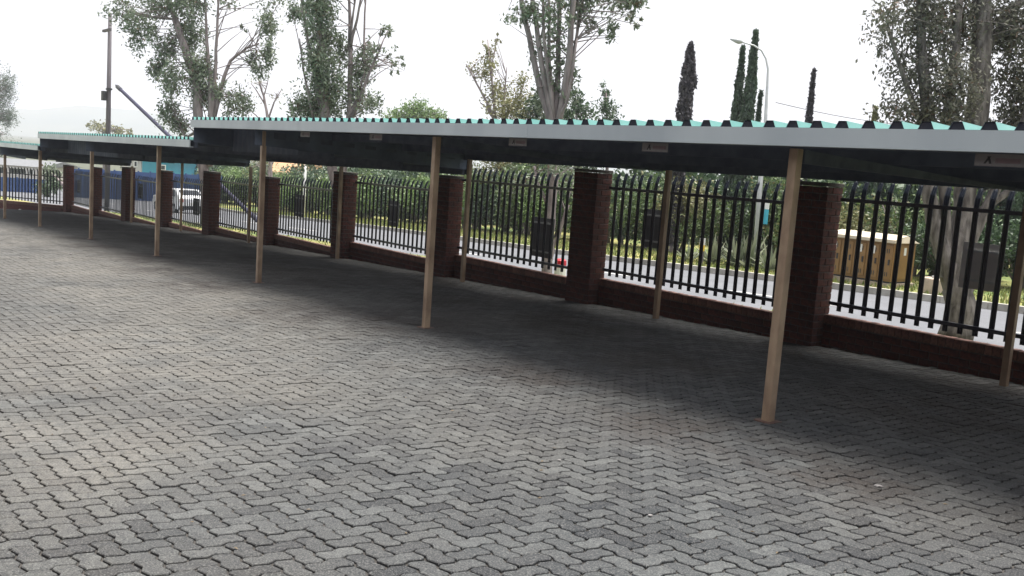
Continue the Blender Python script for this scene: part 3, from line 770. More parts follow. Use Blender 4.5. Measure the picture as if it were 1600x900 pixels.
# tree B
bp, dB, pyB = baseY(531, 12.0, -.09)
tree('gum_tree', 'dense column shaped gum tree with bare white shoots beside it', 'tree', bp, dB,
     [[(531, pyB, 9), (525, 300, 8), (510, 200, 8), (500, 100, 7), (499, 0, 5), (497, -90, 3)],
      [(530, 330, 6), (545, 190, 4.5), (548, 100, 4), (547, 60, 3.5), (545, -20, 1.5)], [(548, 70, 3), (558, 30, 2), (567, -20, 1.2)], [(547, 62, 2.5), (552, 20, 1.6), (559, -30, 1)],
      [(545, 190, 3), (568, 120, 2), (570, 20, 1.5), (573, -30, 1)], [(550, 185, 3), (575, 120, 2.2), (600, 60, 1)], [(505, 190, 4), (480, 60, 2.5), (470, -20, 2)], [(490, 190, 2), (474, 110, 1.6), (468, 60, .8)]],
     [(495, -30, 40, 40, 1300), (497, 20, 34, 32, 1300), (505, 60, 26, 30, 1000), (495, 95, 28, 26, 900), (510, 130, 34, 30, 1300), (500, 165, 42, 28, 1800), (470, 172, 26, 16, 420), (462, 20, 18, 18, 300),
      (533, 80, 16, 24, 380), (565, 105, 24, 24, 620), (555, 150, 28, 34, 700), (580, 165, 18, 16, 260), (588, 80, 10, 14, 90), (602, 48, 12, 8, 110), (617, 88, 9, 12, 90), (622, 108, 8, 10, 60), (575, 78, 14, 14, 160), (540, -80, 90, 40, 1000), (520, -170, 120, 60, 1500), (480, 240, 50, 24, 700), (560, 235, 40, 20, 500)],
     .046, 'leaf_gum', 'bark_mauve', GT, spread=.3, dens=1.35)
# tree A
bp, dA, pyA = baseY(322, 12.1, -.09)
tree('gum_tree', 'tall drooping gum tree rising behind the step of the roofs', 'tree', bp, dA,
     [[(322, pyA, 9), (318, 250, 8), (312, 190, 8), (305, 120, 6), (285, 60, 5), (262, 0, 3.5), (250, -60, 2)],
      [(326, 260, 6), (330, 190, 5), (328, 120, 3.5), (322, 40, 2), (320, -30, 1)], [(330, 190, 4), (337, 100, 2.6), (340, 30, 2), (343, -30, 1)],
      [(334, 185, 4), (350, 120, 3), (360, 95, 2.5), (385, 75, 1.8), (405, 68, 1)], [(300, 120, 3), (270, 30, 2.4), (222, 25, 1.4), (190, 15, .8)], [(318, 200, 3), (290, 215, 2), (272, 180, 1)]],
     [(180, 10, 22, 18, 260), (205, 30, 24, 22, 420), (215, 65, 16, 20, 240), (245, 10, 34, 22, 700), (235, 50, 20, 20, 300), (290, 5, 42, 24, 1300), (260, 75, 22, 24, 560), (300, 55, 30, 30, 1100), (245, 105, 16, 22, 420), (268, 125, 24, 28, 700),
      (312, 110, 26, 34, 1100), (262, 170, 18, 24, 500), (280, 195, 20, 14, 420), (318, 150, 24, 24, 760), (372, 160, 26, 24, 760), (340, 140, 14, 22, 180), (420, 35, 18, 24, 520), (417, 85, 14, 24, 460), (392, 92, 12, 12, 160), (405, 110, 16, 10, 200), (386, 45, 5, 8, 40), (360, 5, 18, 8, 70),
      (290, -60, 110, 34, 1500), (290, -150, 110, 60, 1500), (430, -20, 40, 30, 600), (345, 232, 40, 16, 500)],
     .056, 'leaf_gum', 'bark_mauve', GT, spread=.32, dens=1.3)
# bare small tree
bp, dd_, py_ = baseY(418, 24.5, -.13)
tree('bare_tree', 'thin half bare little tree in the gap left of the dense gum', 'tree', bp, dd_, [[(424, py_, 4), (422, 230, 3), (418, 185, 2.4), (412, 150, 1.8), (404, 128, 1)], [(418, 190, 1.8), (428, 160, 1.2), (440, 140, .6)], [(415, 165, 1.4), (400, 140, .9), (392, 130, .5)], [(420, 205, 1.5), (400, 180, 1), (390, 172, .5)], [(412, 150, 1.2), (418, 130, .7), (421, 112, .4)]],
     [(405, 128, 18, 10, 50), (430, 150, 14, 12, 40), (400, 250, 30, 26, 600)], .06, 'leaf_olive', 'bark_mauve', 'small trees beyond the road')
# far-side trees
def simple_tree(name, label, px, Y, blobs, leaf, lmat, bmat='bark_mauve', r=3, spread=.3, group='trees beyond the road', droop=0, top=None, elong=1.9, extra=(), off=-.1):
    bp, d, py = baseY(px, Y, off)
    ty = min(b[1] for b in blobs) if top is None else top
    tx = blobs[0][0]
    ln = [[(px, py + 2, r * 1.3), ((px * 2 + tx) / 3, (py * 2 + ty) / 3, r), ((px + 2 * tx) / 3, (py + 2 * ty) / 3, r * .7), (tx, ty, r * .3)]] + list(extra)
    return tree(name, label, 'tree', bp, d, ln, blobs, leaf, lmat, bmat, group, spread=spread, droop=droop, elong=elong)
simple_tree('olive_tree', 'loose yellow green tree with upright branches above the middle roof', 790, 26,
    [(762, 80, 14, 16, 260), (765, 110, 20, 22, 420), (740, 105, 12, 14, 150), (778, 145, 26, 22, 700), (790, 170, 40, 22, 1100), (812, 128, 14, 16, 200), (815, 160, 22, 22, 500), (778, 62, 6, 9, 60), (790, 210, 50, 26, 1600), (780, 250, 50, 26, 1500)],
    .07, 'leaf_olive', extra=[[(780, 200, 3), (750, 140, 1.6), (728, 100, .8)], [(785, 200, 3), (788, 150, 1.5), (792, 105, .7)], [(775, 190, 2.5), (760, 168, 1.4), (750, 160, .8)], [(785, 190, 3), (812, 150, 1.6), (822, 118, .8)]])
simple_tree('round_tree', 'round bright green tree top showing over the roof edge', 650, 48,
    [(650, 172, 30, 15, 1500), (622, 182, 26, 10, 800), (680, 182, 26, 10, 800), (645, 200, 60, 18, 2600), (640, 230, 60, 20, 2000), (640, 262, 60, 20, 1500)], .13, 'leaf_bright', spread=.25)
simple_tree('dark_tree', 'small dark green tree left of the fanning stems', 835, 27,
    [(840, 165, 22, 20, 900), (820, 180, 20, 14, 500), (850, 195, 40, 22, 1500), (840, 235, 46, 28, 1800)], .075, 'leaf_dark')
simple_tree('dark_tree', 'small dark green tree right of the fanning stems', 903, 27,
    [(900, 160, 16, 18, 500), (912, 175, 24, 14, 600), (885, 180, 16, 12, 400), (905, 210, 44, 24, 1600), (905, 250, 46, 26, 1600)], .075, 'leaf_dark')
simple_tree('dark_tree', 'small airy dark tree with a pointed top above the roof', 950, 25,
    [(947, 145, 10, 16, 200), (950, 168, 18, 16, 520), (950, 195, 26, 18, 900), (955, 230, 36, 24, 1300)], .062, 'leaf_dark')
simple_tree('far_tree', 'dark leafy tree cut by the left edge of the photo', -12, 26,
    [(-10, 120, 34, 26, 1500), (5, 150, 26, 24, 1100), (-5, 185, 32, 20, 1300), (-40, 150, 40, 40, 1500), (-10, 215, 40, 14, 900), (-20, 240, 40, 12, 600), (12, 135, 18, 24, 1800), (14, 185, 18, 18, 1500), (2, 160, 20, 30, 1500)], .10, 'leaf_dark', spread=.24)
simple_tree('far_tree', 'pale distant tree behind the tall wooden pole', 165, 44,
    [(160, 198, 22, 8, 500), (185, 205, 24, 6, 420), (205, 212, 14, 4, 200), (170, 222, 40, 12, 1000), (180, 245, 44, 14, 1000)], .22, 'leaf_olive', spread=.3)
simple_tree('far_tree', 'leafy tree behind the fence gap left of the third post', 300, 40,
    [(290, 254, 40, 12, 1200), (345, 258, 50, 12, 1400), (330, 240, 60, 10, 900), (380, 262, 26, 10, 500)], .16, 'leaf_hedge', spread=.3)

def column_cloud(x, y, z0, z1, r0, mat, n, leaf, root, bulge=.45, seed=0, flick=.0):
    t = RNG.uniform(0, 1, n) ** .9; ph = RNG.uniform(0, 6.28, n)
    prof = np.where(t < bulge, .75 + .25 * t / bulge, 1 - .82 * ((t - bulge) / (1 - bulge)) ** 1.6)
    lump = 1 + .16 * np.sin(ph * 3 + t * 21 + seed) + .12 * np.sin(ph * 2 - t * 40 + seed * 2)
    rr = r0 * prof * lump * RNG.uniform(.62, 1.04, n)
    P = np.column_stack([rr * np.cos(ph), rr * np.sin(ph), z0 + (z1 - z0) * t])
    return leaf_mesh('crown', P, leaf, mat, root, np.clip(RNG.normal(.45, .2, n) + .12 * np.sin(t * 50 + ph * 4), 0, 1), 2.6, -1.6)
def cypress(label, px, pytop, wpx, Y, mat, bulge=.4, n=5200, name='cypress'):
    bp, d, py = baseY(px, Y, -.13); k = d / FPX; hgt = (py - pytop) * k * 1.005
    root = thing(name, label, 'tree', bp, 0, 'slim cypresses beyond the road')
    m = MB(); m.tube([(0, 0, 0), (0.02, 0, hgt * .5), (0, 0, hgt * .92)], [wpx * k * .22, wpx * k * .15, .02], 7); m.build('trunk', 'bark_mauve', root)
    column_cloud(0, 0, .25, hgt, wpx * k * .43, mat, n, .075, root, bulge, seed=px)
    # the image shows it leaning a little through camera roll only: keep it upright
    return root
def topx(px, py, lean=.085): return px
cypress('blunt topped mauve grey cypress standing alone', 1050, 76, 25, 23.5, 'leaf_cypress_mauve', bulge=.8)
cypress('slim dark green cypress left of the tallest one', 1129, 82, 22, 24.5, 'leaf_cypress')
cypress('tallest cypress, just left of the street lamp pole', 1146, 58, 27, 24.5, 'leaf_cypress')
cypress('short thin cypress tucked against the tallest one', 1163, 148, 12, 25.5, 'leaf_cypress', n=2600)
cypress('lone thin cypress right of the street lamp', 1240, 116, 14, 26, 'leaf_cypress_mauve', n=3200)
cypress('low cypress tip just showing above the roof near the right tree', 1340, 172, 18, 28, 'leaf_olive', n=2600)
for i, (px, pt, wd) in enumerate(((1290, 290, 44), (1336, 250, 46), (1362, 262, 40), (1420, 240, 52), (1462, 236, 50), (1548, 240, 60), (1605, 230, 60), (1655, 240, 60), (1215, 262, 40), (1180, 250, 40), (1512, 246, 46))):
    cypress(['dark conifer behind the left end of the brown cabinet', 'dark conifer behind the middle of the brown cabinet', 'dark conifer left of the bright sky gap over the cabinet', 'dark conifer behind the right end of the cabinet',
             'dark conifer behind the left fork of the grey gum', 'dark conifer right of the grey sign board', 'dark conifer at the right edge', 'dark conifer beyond the right edge', 'dark conifer behind the lamp pole sign', 'dark conifer left of the lamp pole', 'dark conifer behind the grey gum trunk'][i],
            px, pt, wd, 24.6 + (i % 3) * .7, 'leaf_cypress' if i % 3 else 'leaf_dark', .55, 4200, name='conifer')

# shrubs along the far verge
def shrub(label, x, y, w_, h_, mat, n, leaf=.075, name='bush', spread=.2):
    z = g(x) - .13; root = thing(name, label, 'bush', (x, y, z), 0, 'bushes beyond the road')
    bl = []
    for k in range(7):
        a = random.uniform(0, 6.28); rr = random.uniform(0, .45)
        bl.append(((w_ * rr * math.cos(a), w_ * .6 * rr * math.sin(a), h_ * random.uniform(.3, .75)), (w_ * random.uniform(.22, .34), w_ * .28, h_ * random.uniform(.22, .33)), n // 7))
    c, t = blob_leaves(bl, 16, spread); c = c[c[:, 2] > .02]; t = t[:len(c)]
    leaf_mesh('foliage', c, leaf, mat, root, t, 1.8, 0)
    m = MB()
    for k in range(6):
        a = random.uniform(0, 6.28); m.tube([(0.1 * math.cos(a), .1 * math.sin(a), 0), (w_ * .2 * math.cos(a), w_ * .15 * math.sin(a), h_ * .4), (w_ * .35 * math.cos(a), w_ * .25 * math.sin(a), h_ * .75)], [.035, .025, .008], 5)
    m.build('stems', 'bark_mauve', root); return root
x = -7.0; i = 0
near = {0: 'right of', 1: 'behind', 2: 'left of'}
marks = ['the concrete block', 'the brown cabinet', 'the lamp pole with the blue sign', 'the yellow marker', 'the broad dark pillar', 'the slim tree trunk', 'the second front post', 'the dark sign boards', 'the brightest pillar', 'the thin white pole', 'the third front post', 'the stay pole', 'the white car', 'the white car seen far down the road']
while x > -84:
    far = -x / 64
    px, _, d = proj(x, 24.5, g(x)); mat = ['leaf_hedge', 'leaf_olive', 'leaf_hedge', 'leaf_dark'][i % 4] if x > -26 else ['leaf_hedge', 'leaf_dark', 'leaf_bright', 'leaf_hedge'][i % 4]
    y0 = yfar(x) + random.uniform(4.2, 5.2)
    if x > -13: mat = 'leaf_dark'
    hh = random.uniform(1.5, 1.9) if x > -13 else random.uniform(2.2, 3.0)
    lab = '%s bush beyond the road %s %s' % ({'leaf_hedge': 'mid green', 'leaf_olive': 'yellowish', 'leaf_dark': 'dark green', 'leaf_bright': 'bright green'}[mat], near[i % 3], marks[min(13, i * 13 // 36)])
    if i >= 39:
        o_ = 'first second third fourth fifth sixth seventh eighth ninth tenth eleventh twelfth thirteenth fourteenth fifteenth sixteenth seventeenth'.split()[i - 39]
        lab = lab.split(' beyond')[0] + ', %s in the far row running left past the stay pole' % o_
    shrub(lab, x, y0, random.uniform(2.6, 3.4), hh, mat, 7000 if x > -30 else 4200, .06 if x > -30 else .10)
    x -= random.uniform(1.35, 1.75); i += 1
# low growth at the foot of the bushes
# dark woodland mass behind
def woodland():
    n = 60000; X = RNG.uniform(-105, 4, n); Yb = 28.5 + RNG.uniform(0, 4, n); u = RNG.uniform(0, 1, n) ** .8
    top_ = 2.55 + .5 * np.sin(X * .6) + .35 * np.sin(X * 1.7 + 1) + .2 * np.sin(X * 4.1)
    Z = np.array([g(v) for v in X]) - .1 + u * (top_ + .3)
    Yb += np.where(X < -22, (-22 - X) * .085, 0)
    tag(leaf_mesh('woodland', np.column_stack([X, Yb, Z]), .20, 'leaf_dark', None, RNG.uniform(0, .8, n), 1.7, 0), kind='stuff')
woodland()
# grass tufts on both verges
def tufts():
    n = 26000; X = RNG.uniform(-60, 0, n); far = RNG.uniform(0, 1, n) > .22
    Y = np.where(far, np.array([yfar(v) for v in X]) + .25 + RNG.uniform(0, 1, n) ** 1.0 * 4.2, 10.15 + RNG.uniform(0, 2.6, n))
    Z = np.array([g(v) for v in X]) + np.where(far, -.13, -.075); s = RNG.uniform(.05, .13, n) * np.where(far, 1, .5)
    a = RNG.uniform(0, 6.28, n); dx = np.cos(a) * .022; dy = np.sin(a) * .022; lx = RNG.normal(0, .03, n); ly = RNG.normal(0, .03, n)
    P = np.stack([np.column_stack([X - dx, Y - dy, Z]), np.column_stack([X + dx, Y + dy, Z]), np.column_stack([X + lx, Y + ly, Z + s])], 1).reshape(-1, 3)
    me = bpy.data.meshes.new('grass'); me.vertices.add(3 * n); me.vertices.foreach_set('co', P.ravel()); me.loops.add(3 * n); me.loops.foreach_set('vertex_index', np.arange(3 * n)); me.polygons.add(n)
    me.polygons.foreach_set('loop_start', np.arange(n) * 3); me.polygons.foreach_set('loop_total', np.full(n, 3)); me.update(calc_edges=True); me.materials.append(M['grass_blade'])
    at_ = me.attributes.new('tone', 'FLOAT', 'FACE'); at_.data.foreach_set('value', RNG.uniform(0, 1, n).astype('f'))
    tag(link('grass', me), kind='stuff')
tufts()
# agaves
def agave(label, px, Y, hgt, n=30):
    bp, d, py = baseY(px, Y, -.13); root = thing('agave', label, 'agave', bp, random.uniform(0, 6), 'spiky agaves on the far verge')
    for k in range(n):
        a = k * 2.4 + random.uniform(-.2, .2); el = math.radians(random.uniform(12, 85)); Lf = hgt * random.uniform(.75, 1.15) * (1.1 if el < .8 else 1)
        m = MB(); prev = None
        for q in range(5):
            f = q / 4; rr = Lf * f * math.cos(el) + .04; zz = Lf * f * math.sin(el) - .12 * f * f * Lf * (1.2 - el); w_ = .042 * (1 - f * .93) * (1 + .6 * (f > .1)) * hgt / .6
            c = Vector((rr * math.cos(a), rr * math.sin(a), zz)); sd_ = Vector((-math.sin(a), math.cos(a), 0)) * w_; up = Vector((0, 0, -.35 * w_))
            cur = [c - sd_, c + up, c + sd_]
            if prev:
                m.poly([prev[0], prev[1], cur[1], cur[0]]); m.poly([prev[1], prev[2], cur[2], cur[1]])
            prev = cur
        me = m.mesh('leaf', 'agave'); at_ = me.attributes.new('tone', 'FLOAT', 'FACE'); at_.data.foreach_set('value', [random.uniform(.2, 1)] * len(me.polygons)); link('leaf', me, root)
for a_ in (('small spiky agave at the left of the row, behind the yellow marker', 1076, 20.9, .55), ('pale spiky agave right of the yellow marker', 1112, 21.0, .75), ('large green agave left of the lamp pole', 1150, 21.0, .85),
           ('tallest agave touching the lamp pole on its left', 1168, 21.2, .95), ('spiky agave on the right of the lamp pole', 1203, 20.9, .8)): agave(*a_)

# ------------------------------------------------------------------ street furniture
# street lamp
bp, d, py = baseY(1179, 21.6, -.13); k = d / FPX
root = thing('street_lamp', 'tall galvanised street lamp with a curved arm and a blue and white sign', 'street lamp', bp)
def rel(px, py_, dd=None): return atD(px, py_, dd or d) - bp
pts = [rel(1179, py)] + [rel(1188, 285), rel(1196, 190), rel(1199, 130), rel(1200, 108), rel(1197, 92), rel(1190, 79), rel(1178, 71), rel(1160, 66)]
m = MB(); m.tube(pts, [4.6 * k, 3.8 * k, 2.9 * k, 2 * k, 1.7 * k, 1.5 * k, 1.4 * k, 1.3 * k, 1.2 * k], 9); m.build('lamp_pole', 'galvanised', root, smooth=True)
m = MB(); a, b, c = rel(1160, 66), rel(1150, 63), rel(1141, 61); m.tube([a, (a + b) / 2, b, c], [2 * k, 4.5 * k, 4 * k, 1.2 * k], 8); m.build('lamp_head', 'galvanised', root, smooth=True)
m = MB(); sc_ = rel(1197, 333); m.box(sc_.x - 8 * k, sc_.x + 8 * k, sc_.y - .1, sc_.y - .08, sc_.z - 17 * k, sc_.z + 6 * k, 0); m.box(sc_.x - 8 * k, sc_.x + 8 * k, sc_.y - .1, sc_.y - .08, sc_.z + 6.2 * k, sc_.z + 16 * k, 1)
m.build('sign_plate', ['sign_cyan', 'white_paint'], root)
# overhead wire
m = MB(); A_w = atD(1212, 160, 40); B_w = atD(1420, 196, 44); pts = [A_w.lerp(B_w, i / 10) - Vector((0, 0, .12 * math.sin(math.pi * i / 10))) for i in range(11)]; E_w = atD(1700, 235, 50); pts += [E_w]
m_ = MB(); m_.tube([tuple(p - pts[0]) for p in pts], .014, 5); wr = m_.build('overhead_wire', 'plastic_dark'); wr.location = pts[0]
tag(wr, 'thin overhead wire sagging from beside the street lamp to the right tree', 'wire')
# thin light pole
bp, d, py = baseY(474, yfar(-42) + 1.3, -.13); k = d / FPX
root = thing('street_lamp', 'thin pale pole of a distant street lamp behind the bushes', 'street lamp', bp)
m = MB(); q = [Vector((0, 0, 0)), atD(473.5, 300, d) - bp, atD(473.5, 215, d) - bp]; q[2].x = q[1].x = 0; q[2].y = q[1].y = 0
m.tube(q, [2.4 * k, 2 * k, 1.8 * k], 8); m.build('lamp_pole', 'white_paint', root, smooth=True)
m = MB(); m.tube([q[2], q[2] + Vector((.25, -.4, .12)), q[2] + Vector((.35, -1.1, .15))], [.05, .04, .03], 6); m.build('lamp_arm', 'white_paint', root)
m = MB(); m.tube([q[2] + Vector((.35, -1.0, .13)), q[2] + Vector((.4, -1.25, .14)), q[2] + Vector((.45, -1.5, .14))], [.05, .1, .04], 8); m.build('lamp_head', 'galvanised', root)
# utility pole and stay
bp, d, py = baseY(167, 13.4, -.1)[0], 0, 0
d = float((np.array(bp) - np.array([0, 0, H])) @ F); k = d / FPX
topz = atD(178, 26, d).z
root = thing('utility_pole', 'tall wooden utility pole with a box on it, at the left', 'utility pole', bp)
m = MB(); m.tube([(0, 0, -.2), (0, 0, (topz - bp.z) * .5), (0, 0, topz - bp.z)], [4.4 * k, 3.7 * k, 2.8 * k], 10); m.build('pole', 'wood_pole', root, smooth=True)
zb = atD(174, 150, d).z - bp.z
m = MB(); m.box(-.16, .16, -.32, -.14, zb - .28, zb + .18); m.box(-.05, .25, -.14, .1, zb + .25, zb + .33); m.build('junction_box', 'plastic_dark', root)
m = MB(); m.box(-.6, .6, -.2, -.08, topz - bp.z - .9, topz - bp.z - .78); m.build('crossarm', 'wood_pole', root)
tz = atD(183, 135, d).z
ftb, fd, fpy = baseY(412, 14.1, -.12)
ftb = Vector((ftb.x, ftb.y, g(ftb.x) - .25))
topp = atD(181, 133, d); ftp = atD(410, 352, fd)
root = thing('stay_pole', 'dark leaning stay pole propping the utility pole, crossing down behind the fence', 'stay pole', (ftp.x, ftp.y, ftp.z))
ex = (ftp - topp).normalized() * .45
m = MB(); m.tube([ex, Vector((0, 0, 0)), (topp - ftp) * .97, (topp - ftp)], [.085, .085, .085, .04], 9); m.build('pole', 'stay_pole', root, smooth=True)
m = MB(); m.tube([(topp - ftp) * .955, (topp - ftp) * .985], [.105, .105], 9); m.build('steel_cap', 'plastic_dark', root)
# electrical cabinet
def P3(px, py_, Y): return Vector(atY(px, py_, Y))
Yc = 20.35; A = P3(1290, 438, Yc); B = P3(1390, 448, Yc); Tt = P3(1390, 374, Yc)
cz = g(B.x) - .12; hC = Tt.z - cz; wC = B.x - A.x
root = thing('electrical_cabinet', 'long olive brown metal cabinet with pale lid on the far verge', 'electrical cabinet', (A.x, Yc, cz))
dC = .95
m = MB(); m.box(-.05, wC + .05, -.05, dC + .05, -.1, .06); m.build('plinth', 'concrete', root)
m = MB(); m.box(.02, wC - .02, .02, dC - .02, .06, .10, 1); m.box(0, wC, 0, dC, .10, hC - .08); m.build('body', ['cabinet_olive', 'plastic_dark'], root, bevel=.01)
m = MB(); m.hexa([(-.06, -.09, hC - .08), (wC + .06, -.09, hC - .08), (wC + .06, dC + .06, hC - .08), (-.06, dC + .06, hC - .08), (-.06, -.09, hC + .0), (wC + .06, -.09, hC + .0), (wC + .02, dC * .5, hC + .10), (-.02, dC * .5, hC + .10)])
m.build('lid', 'cabinet_top', root, bevel=.01)
nd = 5
for i in range(nd):
    x0 = wC * i / nd + .02; x1 = wC * (i + 1) / nd - .02
    m = MB(); m.box(x0, x1, -.022, -.002, .16, hC - .14); dr = m.build('door', 'cabinet_olive', root, bevel=.006)
    m = MB(); m.box(x1 - .07, x1 - .04, -.05, -.023, hC * .45, hC * .45 + .13); m.build('handle', 'plastic_dark', dr)
    m = MB()
    for q in range(4): m.box(x0 + .06 + q * .05, x0 + .08 + q * .05, -.027, -.0225, hC - .32, hC - .22); m.box(x0 + .06 + q * .05, x0 + .08 + q * .05, -.027, -.0225, .22, .32)
    m.build('vent', 'plastic_dark', dr)
    if i in (0, 2, 3):
        m = MB(); m.box((x0 + x1) / 2 - .05, (x0 + x1) / 2 + .05, -.028, -.0225, hC - .36, hC - .18); m.build('notice', 'label_white', dr)
for j in range(1):
    m = MB(); m.box(wC + .002, wC + .022, .06, dC - .06, .16, hC - .14); dr = m.build('door', 'cabinet_olive', root, bevel=.006)
    m = MB(); m.box(wC + .023, wC + .05, .16, .2, hC * .45, hC * .45 + .13); m.build('handle', 'plastic_dark', dr)
    m = MB(); m.box(wC + .0225, wC + .027, .4, .5, hC - .36, hC - .18); m.build('notice', 'label_white', dr)
# concrete block
A = P3(1432, 462, 19.9)
root = thing('concrete_block', 'squat pinkish concrete block beside the brown cabinet', 'concrete block', (A.x, 19.9, g(A.x) - .14))
m = MB(); m.hexa([(0, 0, 0), (.44, 0, 0), (.44, .4, 0), (0, .4, 0), (.02, .02, .36), (.42, .02, .34), (.42, .38, .34), (.02, .38, .36)]); m.build('block', 'concrete', root, bevel=.02)
m = MB(); m.tube([(.22, .2, .345), (.22, .2, .40)], .03, 8); m.build('lifting_eye', 'galvanised', root)
# yellow marker
bp, d, py = baseY(1095, 20.3, -.13); k = d / FPX
root = thing('marker_post', 'low post with a yellow and white plate on the far verge', 'marker post', bp)
h0 = (py - 392) * k; h1 = (py - 372) * k
m = MB(); m.box(-.035, .035, 0, .05, 0, h1); m.build('post', 'wood_pole', root)
m = MB(); m.box(-.09, .09, -.03, -.005, h0, (h0 + h1) / 2 - .01, 0); m.box(-.09, .09, -.03, -.005, (h0 + h1) / 2 - .008, h1, 1); m.box(-.06, .06, -.034, -.0305, (h0 + h1) / 2 + .04, (h0 + h1) / 2 + .07, 0); m.box(-.06, .06, -.034, -.0305, h0 + .05, h0 + .07, 2)
m.build('plate', ['sign_yellow', 'label_white', 'ink'], root)
# flowering aloe stalk above it
# red and white marker stone
bp, d, py = baseY(874, 12.35, -.1); k = d / FPX; topz_ = atD(876, 404, d).z - bp.z
root = thing('marker_stone', 'short white marker with a bright red top left of the broad dark pillar', 'marker', bp)
m = MB(); m.tube([(0, 0, -.05), (0, 0, topz_ * .35), (0, 0, topz_ * .62)], [.125, .12, .115], 12); m.build('base', 'white_paint', root, smooth=False)
m = MB(); m.tube([(0, 0, topz_ * .62), (0, 0, topz_ * .93), (0, 0, topz_)], [.117, .112, .07], 12); m.build('top', 'red_paint', root)

# white car on the road
def car():
    x, y = baseY(279, 19.3, -.25)[0][:2]; z = g(x) - .25
    root = thing('white_car', 'small white car on the road seen through the fence right of the fourth post', 'car', (x, y, z), math.radians(4))
    Wd = 1.66
    prof = [(-2.0, .35), (-2.02, .62), (-1.95, .88), (-1.15, 1.0), (-.55, 1.42), (1.15, 1.46), (1.75, 1.15), (1.98, .95), (2.02, .45), (1.9, .3), (-1.8, .28)]
    m = MB(); n = len(prof); nar = lambda z_: Wd / 2 * (1 if z_ < 1.0 else 1 - (z_ - 1.0) * .32)
    Lf = [(p[0], -nar(p[1]), p[1]) for p in prof]; Rt = [(p[0], nar(p[1]), p[1]) for p in prof]
    m.v = Lf + Rt; m.f = [tuple(range(n)), tuple(range(2 * n - 1, n - 1, -1))] + [(i, i + n, (i + 1) % n + n, (i + 1) % n) for i in range(n)]; m.m = [0] * len(m.f)
    m.build('body', 'car_white', root, bevel=.05)
    m = MB()
    for s_ in (-1, 1):
        yy = lambda z_: s_ * (nar(z_) + .006)
        m.poly([(-.98, yy(1.03), 1.03), (.05, yy(1.03), 1.03), (.05, yy(1.38), 1.38), (-.55, yy(1.36), 1.36)]); m.poly([(.12, yy(1.03), 1.03), (1.35, yy(1.03), 1.03), (1.1, yy(1.38), 1.38), (.12, yy(1.38), 1.38)])
    m.build('side_window', 'dark_glass', root)
    m = MB(); m.poly([(1.72 + .04, -.62, 1.16), (1.76, .62, 1.16), (1.28, .56, 1.42), (1.28, -.56, 1.42)]); m.build('rear_window', 'dark_glass', root)
    m = MB(); m.poly([(-1.12, -.66, 1.05), (-.62, -.58, 1.40), (-.62, .58, 1.40), (-1.12, .66, 1.05)]); m.build('windscreen', 'dark_glass', root)
    m = MB(); m.box(1.93, 2.07, -.8, .8, .32, .55); m.build('bumper', 'plastic_dark', root, bevel=.03)
    for s_ in (-1, 1):
        m = MB(); m.box(1.95, 2.03, s_ * .68 - .1, s_ * .68 + .1, .75, .95); m.build('tail_light', 'tail_red', root)
        m = MB(); m.box(-2.04, -1.9, s_ * .6 - .14, s_ * .6 + .14, .66, .8); m.build('headlight', 'label_white', root)
        m = MB(); m.box(-.78, -.62, s_ * .86 - .1, s_ * .86 + .1, 1.0, 1.12); m.build('wing_mirror', 'plastic_dark', root)
        for xx in (-1.3, 1.25):
            m = MB(); m.tube([(xx, s_ * .66, .31), (xx, s_ * .84, .31)], .31, 18); wo = m.build('wheel', 'tyre', root)
            m = MB(); m.tube([(xx, s_ * .835, .31), (xx, s_ * .85, .31)], .19, 12); m.build('rim', 'rim', wo)
    m = MB(); m.box(2.031, 2.036, -.25, .25, .6, .72); m.build('number_plate', 'label_white', root)
car()

# ------------------------------------------------------------------ distant buildings and walls, left
def panel_wall(label, p0, p1, hgt, mat, name, npan, group=None, cat='wall'):
    v = Vector(p1) - Vector(p0); a = math.atan2(v.y, v.x); Lw = math.hypot(v.x, v.y); root = thing(name, label, cat, p0, a, group)
    st = Lw / npan
    m = MB(); m.box(.02, st - .02, 0, .06, -.6, hgt); me = m.mesh('wall_panel', mat)
    for i in range(npan):
        o = link('wall_panel', me, root); o.location = (i * st, 0, v.z * i / npan)
    m = MB(); m.box(-.05, .05, -.06, .08, -.6, hgt + .08); me = m.mesh('wall_post', mat)
    for i in range(npan + 1):
        o = link('wall_post', me, root); o.location = (i * st, 0, v.z * i / npan)
    return root
DW = 84
a = atD(-60, 291, DW); b = atD(78, 300, DW)
panel_wall('blue panel wall across the lawn at the far left', (a.x, a.y, a.z - .3), (b.x, b.y, b.z - .3), 1.35, 'blue_wall', 'blue_wall', 8, cat='wall')
a = atD(104, 306, 78); b = atD(345, 318, 78)
panel_wall('long blue panel wall beyond the road, behind the white car', (a.x, a.y, a.z - .3), (b.x, b.y, b.z - .3), 2.55, 'blue_wall', 'blue_wall', 13, cat='wall')
